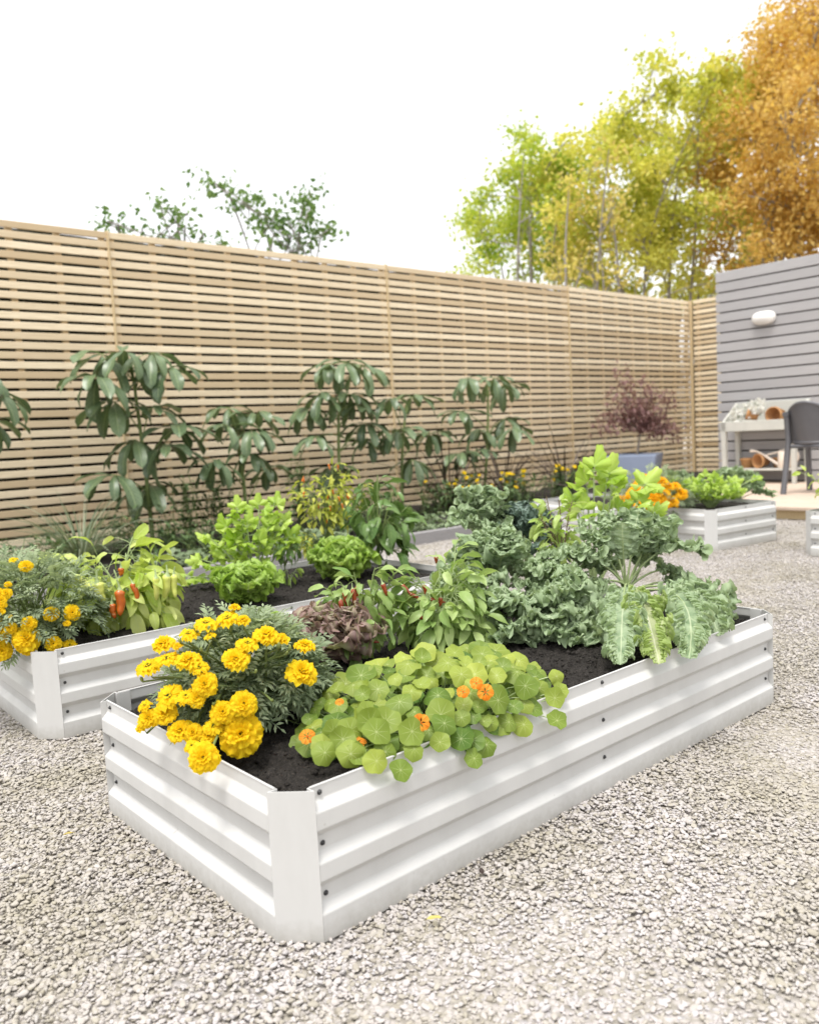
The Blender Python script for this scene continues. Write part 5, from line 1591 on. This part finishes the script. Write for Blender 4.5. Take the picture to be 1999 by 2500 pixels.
def chair():
    # a moulded plastic armchair seen from its side, its back to the left
    o = at(1917, 1206, ZD)
    root = thing('armchair', 'charcoal plastic armchair on the deck at the right edge of the photo', 'chair', o)
    m = MT['plastic']
    r_ = nrm(np.array([.80, .60, 0])); b_ = np.array([r_[1], -r_[0], 0])       # r_: the way it faces, b_: its near side
    Pt = lambda x, y, z: o + r_ * x + b_ * y + UP * z
    def bar(name, pts, w, h):
        mb = MB(); pts = [Pt(*p) for p in pts]
        n_ = len(pts); P = np.zeros((n_, 8, 3))
        for i, p in enumerate(pts):
            T = nrm(pts[min(i + 1, n_ - 1)] - pts[max(i - 1, 0)])
            s = b_; q = nrm(np.cross(T, s))
            ww = w[i] if hasattr(w, '__len__') else w
            for k, (a, c) in enumerate(((-1, -.6), (-.6, -1), (.6, -1), (1, -.6), (1, .6), (.6, 1), (-.6, 1), (-1, .6))):
                P[i, k] = p + q * a * ww / 2 + s * c * h / 2
        mb.grid(P, closed=True)
        for e in (0, -1): mb.add(P[e], [[0, 1, 2, 3], [0, 3, 4, 7], [7, 4, 5, 6]])
        return mb.build(name, m, root)
    W_ = .30
    for y in (0, W_):
        bar('leg', [(-.03, y, 0), (.015, y, .2), (.05, y, .38), (.03, y, .55)], [.03, .034, .038, .04], .036)
        bar('leg', [(.34, y, 0), (.32, y, .3), (.315, y, .545)], [.036, .04, .042], .034)
        bar('armrest', [(.01, y, .565), (.16, y, .57), (.36, y, .555)], [.03, .026, .03], .046)
    mb = MB()
    P = np.zeros((12, 13, 3))
    for i, z in enumerate(np.linspace(.36, .64, 12)):
        for j, q in enumerate(np.linspace(-1, 1, 13)):
            zz = z - .07 * q * q * max(0, (z - .5) / .14)
            P[i, j] = Pt(.02 - .20 * (z - .36) + .085 * q * q, W_ / 2 + q * W_ / 2 * 1.02, zz)
    Q = P + r_ * .014
    mb.grid(P); mb.grid(Q[:, ::-1])
    rim = np.concatenate([P[:, 0], P[-1, 1:], P[::-1, -1][1:], P[0, ::-1][1:]]); mb.tube(rim + r_ * .007, .012, n=8)
    mb.build('backrest', m, root)
    mb = MB()
    mb.box(Pt(.18, W_ / 2, .335), (.31, W_ - .03, .024), math.atan2(r_[1], r_[0]), .5, .009); mb.build('seat', m, root)
chair()

# ------------------------------------------------------------------ trees
def tree(name, label, trunks, blobs, Y, matk, seed, nleaf=60, ls=(.05, .08), dens=1.0, group=None, dpt=.8, twig=.5, var=(.5, .2), trunk_r=.07, base_z=0.0, sig=.115, mains=9):
    """trunks: px where stems leave the ground; blobs: (px, py, r px) of the crown's leaf masses, each at its own depth"""
    rg = np.random.default_rng(seed)
    sc_ = K * Y / FPX
    b0 = dy(trunks[0], 900, Y)
    root = thing(name, label, 'tree', (b0[0], Y, 0), group)
    tr, fo = MB(), MB()
    stems = []
    for tx in trunks:
        b = dy(tx, 900, Y); stems.append(np.array([b[0] * .6 + b0[0] * .4, Y + rg.normal(0, .15), base_z]))
    V, Q, var_ = [], [], []
    limbs = []
    order = [blobs[q] for q in rg.permutation(len(blobs))]
    for qi, (bx, by, br) in enumerate(order):
        r = br * sc_
        c = dy(bx, by, Y) + np.array([0, rg.uniform(-1, 1) * dpt, 0])
        if qi < mains:
            s = min(stems, key=lambda q: abs(q[0] - c[0])); r0 = trunk_r * rg.uniform(.45, .7)
            mid = np.array([s[0] * .62 + c[0] * .38, s[1] * .6 + c[1] * .4, base_z + (c[2] - base_z) * .6])
        else:                                      # fork from the nearest limb that passes lower down
            pts_ = np.vstack(limbs)
            dd_ = np.linalg.norm(pts_ - c, axis=1) + np.where(pts_[:, 2] > c[2] - .15, 50, 0) + 1.2 * np.abs(np.linalg.norm(pts_ - c, axis=1) - max(.5, 2.2 * r))
            s = pts_[int(np.argmin(dd_))]; r0 = trunk_r * rg.uniform(.14, .24)
            mid = (s + c) / 2 + UP * rg.uniform(-.05, .15) * np.linalg.norm(c - s)
        C = bez(s, mid, c, 14)
        C = C + np.sin(np.linspace(0, PI, 14))[:, None] * rg.normal(0, .05 * np.linalg.norm(c - s), 3) * np.array([1, 1, .3])
        tr.tube(C, r0, .006, 6, .5, False)
        limbs.append(C[5:])
        k = max(1, int(9 * (r / .35) ** 2 * dens))
        for _ in range(k):
            v = sph(rg); cc = c + v * r * rg.uniform(.25, 1) ** .6 * np.array([1, 1.1, .9])
            q0 = C[rg.integers(8, 14)]
            tr.tube(bez(q0, (q0 + cc) / 2 + UP * .08 * rg.random(), cc, 5), .006, .002, 4, .5, False)
            cv = np.clip(rg.normal(*var), 0, 1)
            m = int(1.9 * nleaf * rg.uniform(.6, 1.3))
            ax = nrm(cc - q0)
            pos = cc + ax * rg.normal(0, .05, (m, 1)) + rg.normal(0, sig * 1.15, (m, 3)) * np.array([1.25, 1.1, .85])
            a = rg.normal(0, 1, (m, 3)); a /= np.linalg.norm(a, axis=1)[:, None]
            b = np.cross(a, rg.normal(0, 1, (m, 3))); b /= np.linalg.norm(b, axis=1)[:, None]
            z = rg.uniform(*ls, (m, 1)) / 2
            cr = np.cross(a, b) * z * .35
            n0 = len(V) * 4
            V.append(np.stack([pos - a * z, pos + b * z * .62 + cr, pos + a * z, pos - b * z * .62 + cr], 1).reshape(-1, 3))
            var_.append(np.clip(cv + rg.normal(0, .16, m), 0, 1))
    Va = np.vstack(V); Qa = np.arange(len(Va)).reshape(-1, 4)
    fo.add(Va, Qa, None, np.concatenate(var_))
    tr.build('trunk', MT['bark'], root); fo.build('crown', MT[matk], root, smooth=False)
    return root
G = 'trees beyond the fence'
rg = np.random.default_rng(170)
def crown(pts, n, jit, rad):
    out = []
    for k in range(n):
        x, y, s = pts[k % len(pts)]
        out.append((x + rg.normal(0, s * jit), y + rg.normal(0, s * jit), rg.uniform(*rad)))
    return out
def inside(poly, x, y):
    c = False
    for (x0, y0), (x1, y1) in zip(poly, poly[1:] + poly[:1]):
        if (y0 > y) != (y1 > y) and x < (x1 - x0) * (y - y0) / (y1 - y0) + x0: c = not c
    return c
def fill(poly, n, rad):
    out = []; xs_ = [p[0] for p in poly]; ys_ = [p[1] for p in poly]
    while len(out) < n:
        x, y = rg.uniform(min(xs_), max(xs_)), rg.uniform(min(ys_), max(ys_))
        if inside(poly, x, y): out.append((x, y, rg.uniform(*rad)))
    return out
yel = fill([(1165, 620), (1170, 480), (1145, 360), (1180, 275), (1290, 275), (1325, 180), (1400, 180), (1450, 172), (1545, 168), (1585, 300), (1570, 610)], 104, (26, 42))
tree('yellow_tree', 'tall yellow-green many-stemmed tree in the middle beyond the fence', [1400, 1425], yel, 13.5, 'tree_yellow', 171, 40, (.07, .115), .62, G, var=(.62, .3), dpt=1.3, sig=.105)
grn = fill([(990, 490), (1000, 430), (1045, 395), (1068, 325), (1102, 285), (1150, 345), (1230, 430), (1230, 560), (1200, 610), (1010, 575), (995, 530)], 46, (20, 36))
tree('green_tree', 'lower green tree left of the yellow tree beyond the fence', [1110, 1140], grn, 14.5, 'tree_green', 172, 38, (.065, .11), .75, G, var=(.65, .3), dpt=1.2, sig=.105)
tan = fill([(1180, 390), (1225, 320), (1262, 390), (1290, 480), (1340, 560), (1500, 595), (1500, 630), (1190, 600), (1170, 540)], 24, (18, 30))
tree('tan_tree', 'sparse straw-coloured tree between the green tree and the tall yellow tree', [1250, 1300], tan, 12.5, 'tree_tan', 173, 26, (.06, .10), .45, G, dpt=1.1, sig=.11)
orn = crown([(1700, 60, 45), (1680, 130, 50), (1640, 130, 40), (1720, 180, 50), (1620, 210, 45), (1690, 260, 50), (1600, 270, 40), (1580, 330, 40), (1650, 330, 50), (1720, 330, 50), (1570, 400, 40), (1640, 410, 50), (1710, 420, 50), (1560, 470, 35), (1620, 490, 45), (1700, 500, 50), (1570, 540, 35), (1640, 560, 45), (1720, 570, 45), (1690, 30, 35), (1770, 100, 60), (1780, 250, 60), (1790, 400, 60)], 100, .7, (28, 46))
tree('orange_tree', 'tall orange autumn tree rising above the grey shed at the right', [1690, 1740], orn, 12.0, 'tree_orange', 174, 46, (.055, .095), .85, G, trunk_r=.11, var=(.55, .28), dpt=1.3, sig=.11)
tree('sapling', 'thin leafy sapling showing above the fence, nearest the middle', [600, 590], [(600, 512, 20), (630, 515, 20), (580, 500, 16), (610, 490, 16), (650, 505, 16), (640, 485, 11), (560, 475, 9), (540, 455, 8), (520, 440, 7), (500, 425, 6), (480, 408, 6), (462, 398, 5), (440, 388, 4), (585, 475, 8), (590, 450, 5), (625, 465, 8), (640, 440, 7), (652, 422, 6), (655, 408, 4), (675, 490, 8), (695, 484, 6), (515, 412, 4), (610, 470, 7)], 8.0, 'sapling', 175, 17, (.05, .08), 2.2, 'thin saplings above the fence', .2, trunk_r=.025, sig=.055, mains=4)
tree('sapling', 'sparse straggly sapling showing just above the fence at the left', [390, 300], [(388, 490, 9), (392, 475, 7), (375, 462, 6), (355, 447, 5), (345, 440, 4), (400, 455, 4), (310, 490, 7), (285, 485, 5), (335, 490, 7), (262, 482, 5), (245, 478, 4), (222, 466, 4), (450, 505, 5), (470, 512, 6), (440, 500, 4)], 7.0, 'sapling', 176, 10, (.045, .07), 3.0, 'thin saplings above the fence', .2, trunk_r=.02, sig=.045, mains=4)

def fallen(px, py, L, m, label, seed):
    rg = np.random.default_rng(seed); p = at(px, py, .006)
    mb = MB(); a = rg.uniform(0, 6.28)
    leaf(mb, p + UP * .004, (math.cos(a), math.sin(a), .12), L, L * .5, 'ovate', .4, .3, .05, 8, 4, rg.random(), rg=rg)
    o = mb.build('fallen_leaf', MT[m]); tag(o, label, 'leaf', 'fallen leaves')
fallen(1078, 2248, .022, 'tree_tan', 'small orange fallen leaf on the gravel in front of the long side', 1)
fallen(1178, 2142, .02, 'flax', 'small dark fallen leaf on the gravel close to the long side', 2)
fallen(155, 2045, .018, 'tree_tan', 'small tan fallen leaf on the gravel at the left of the front bed', 3)
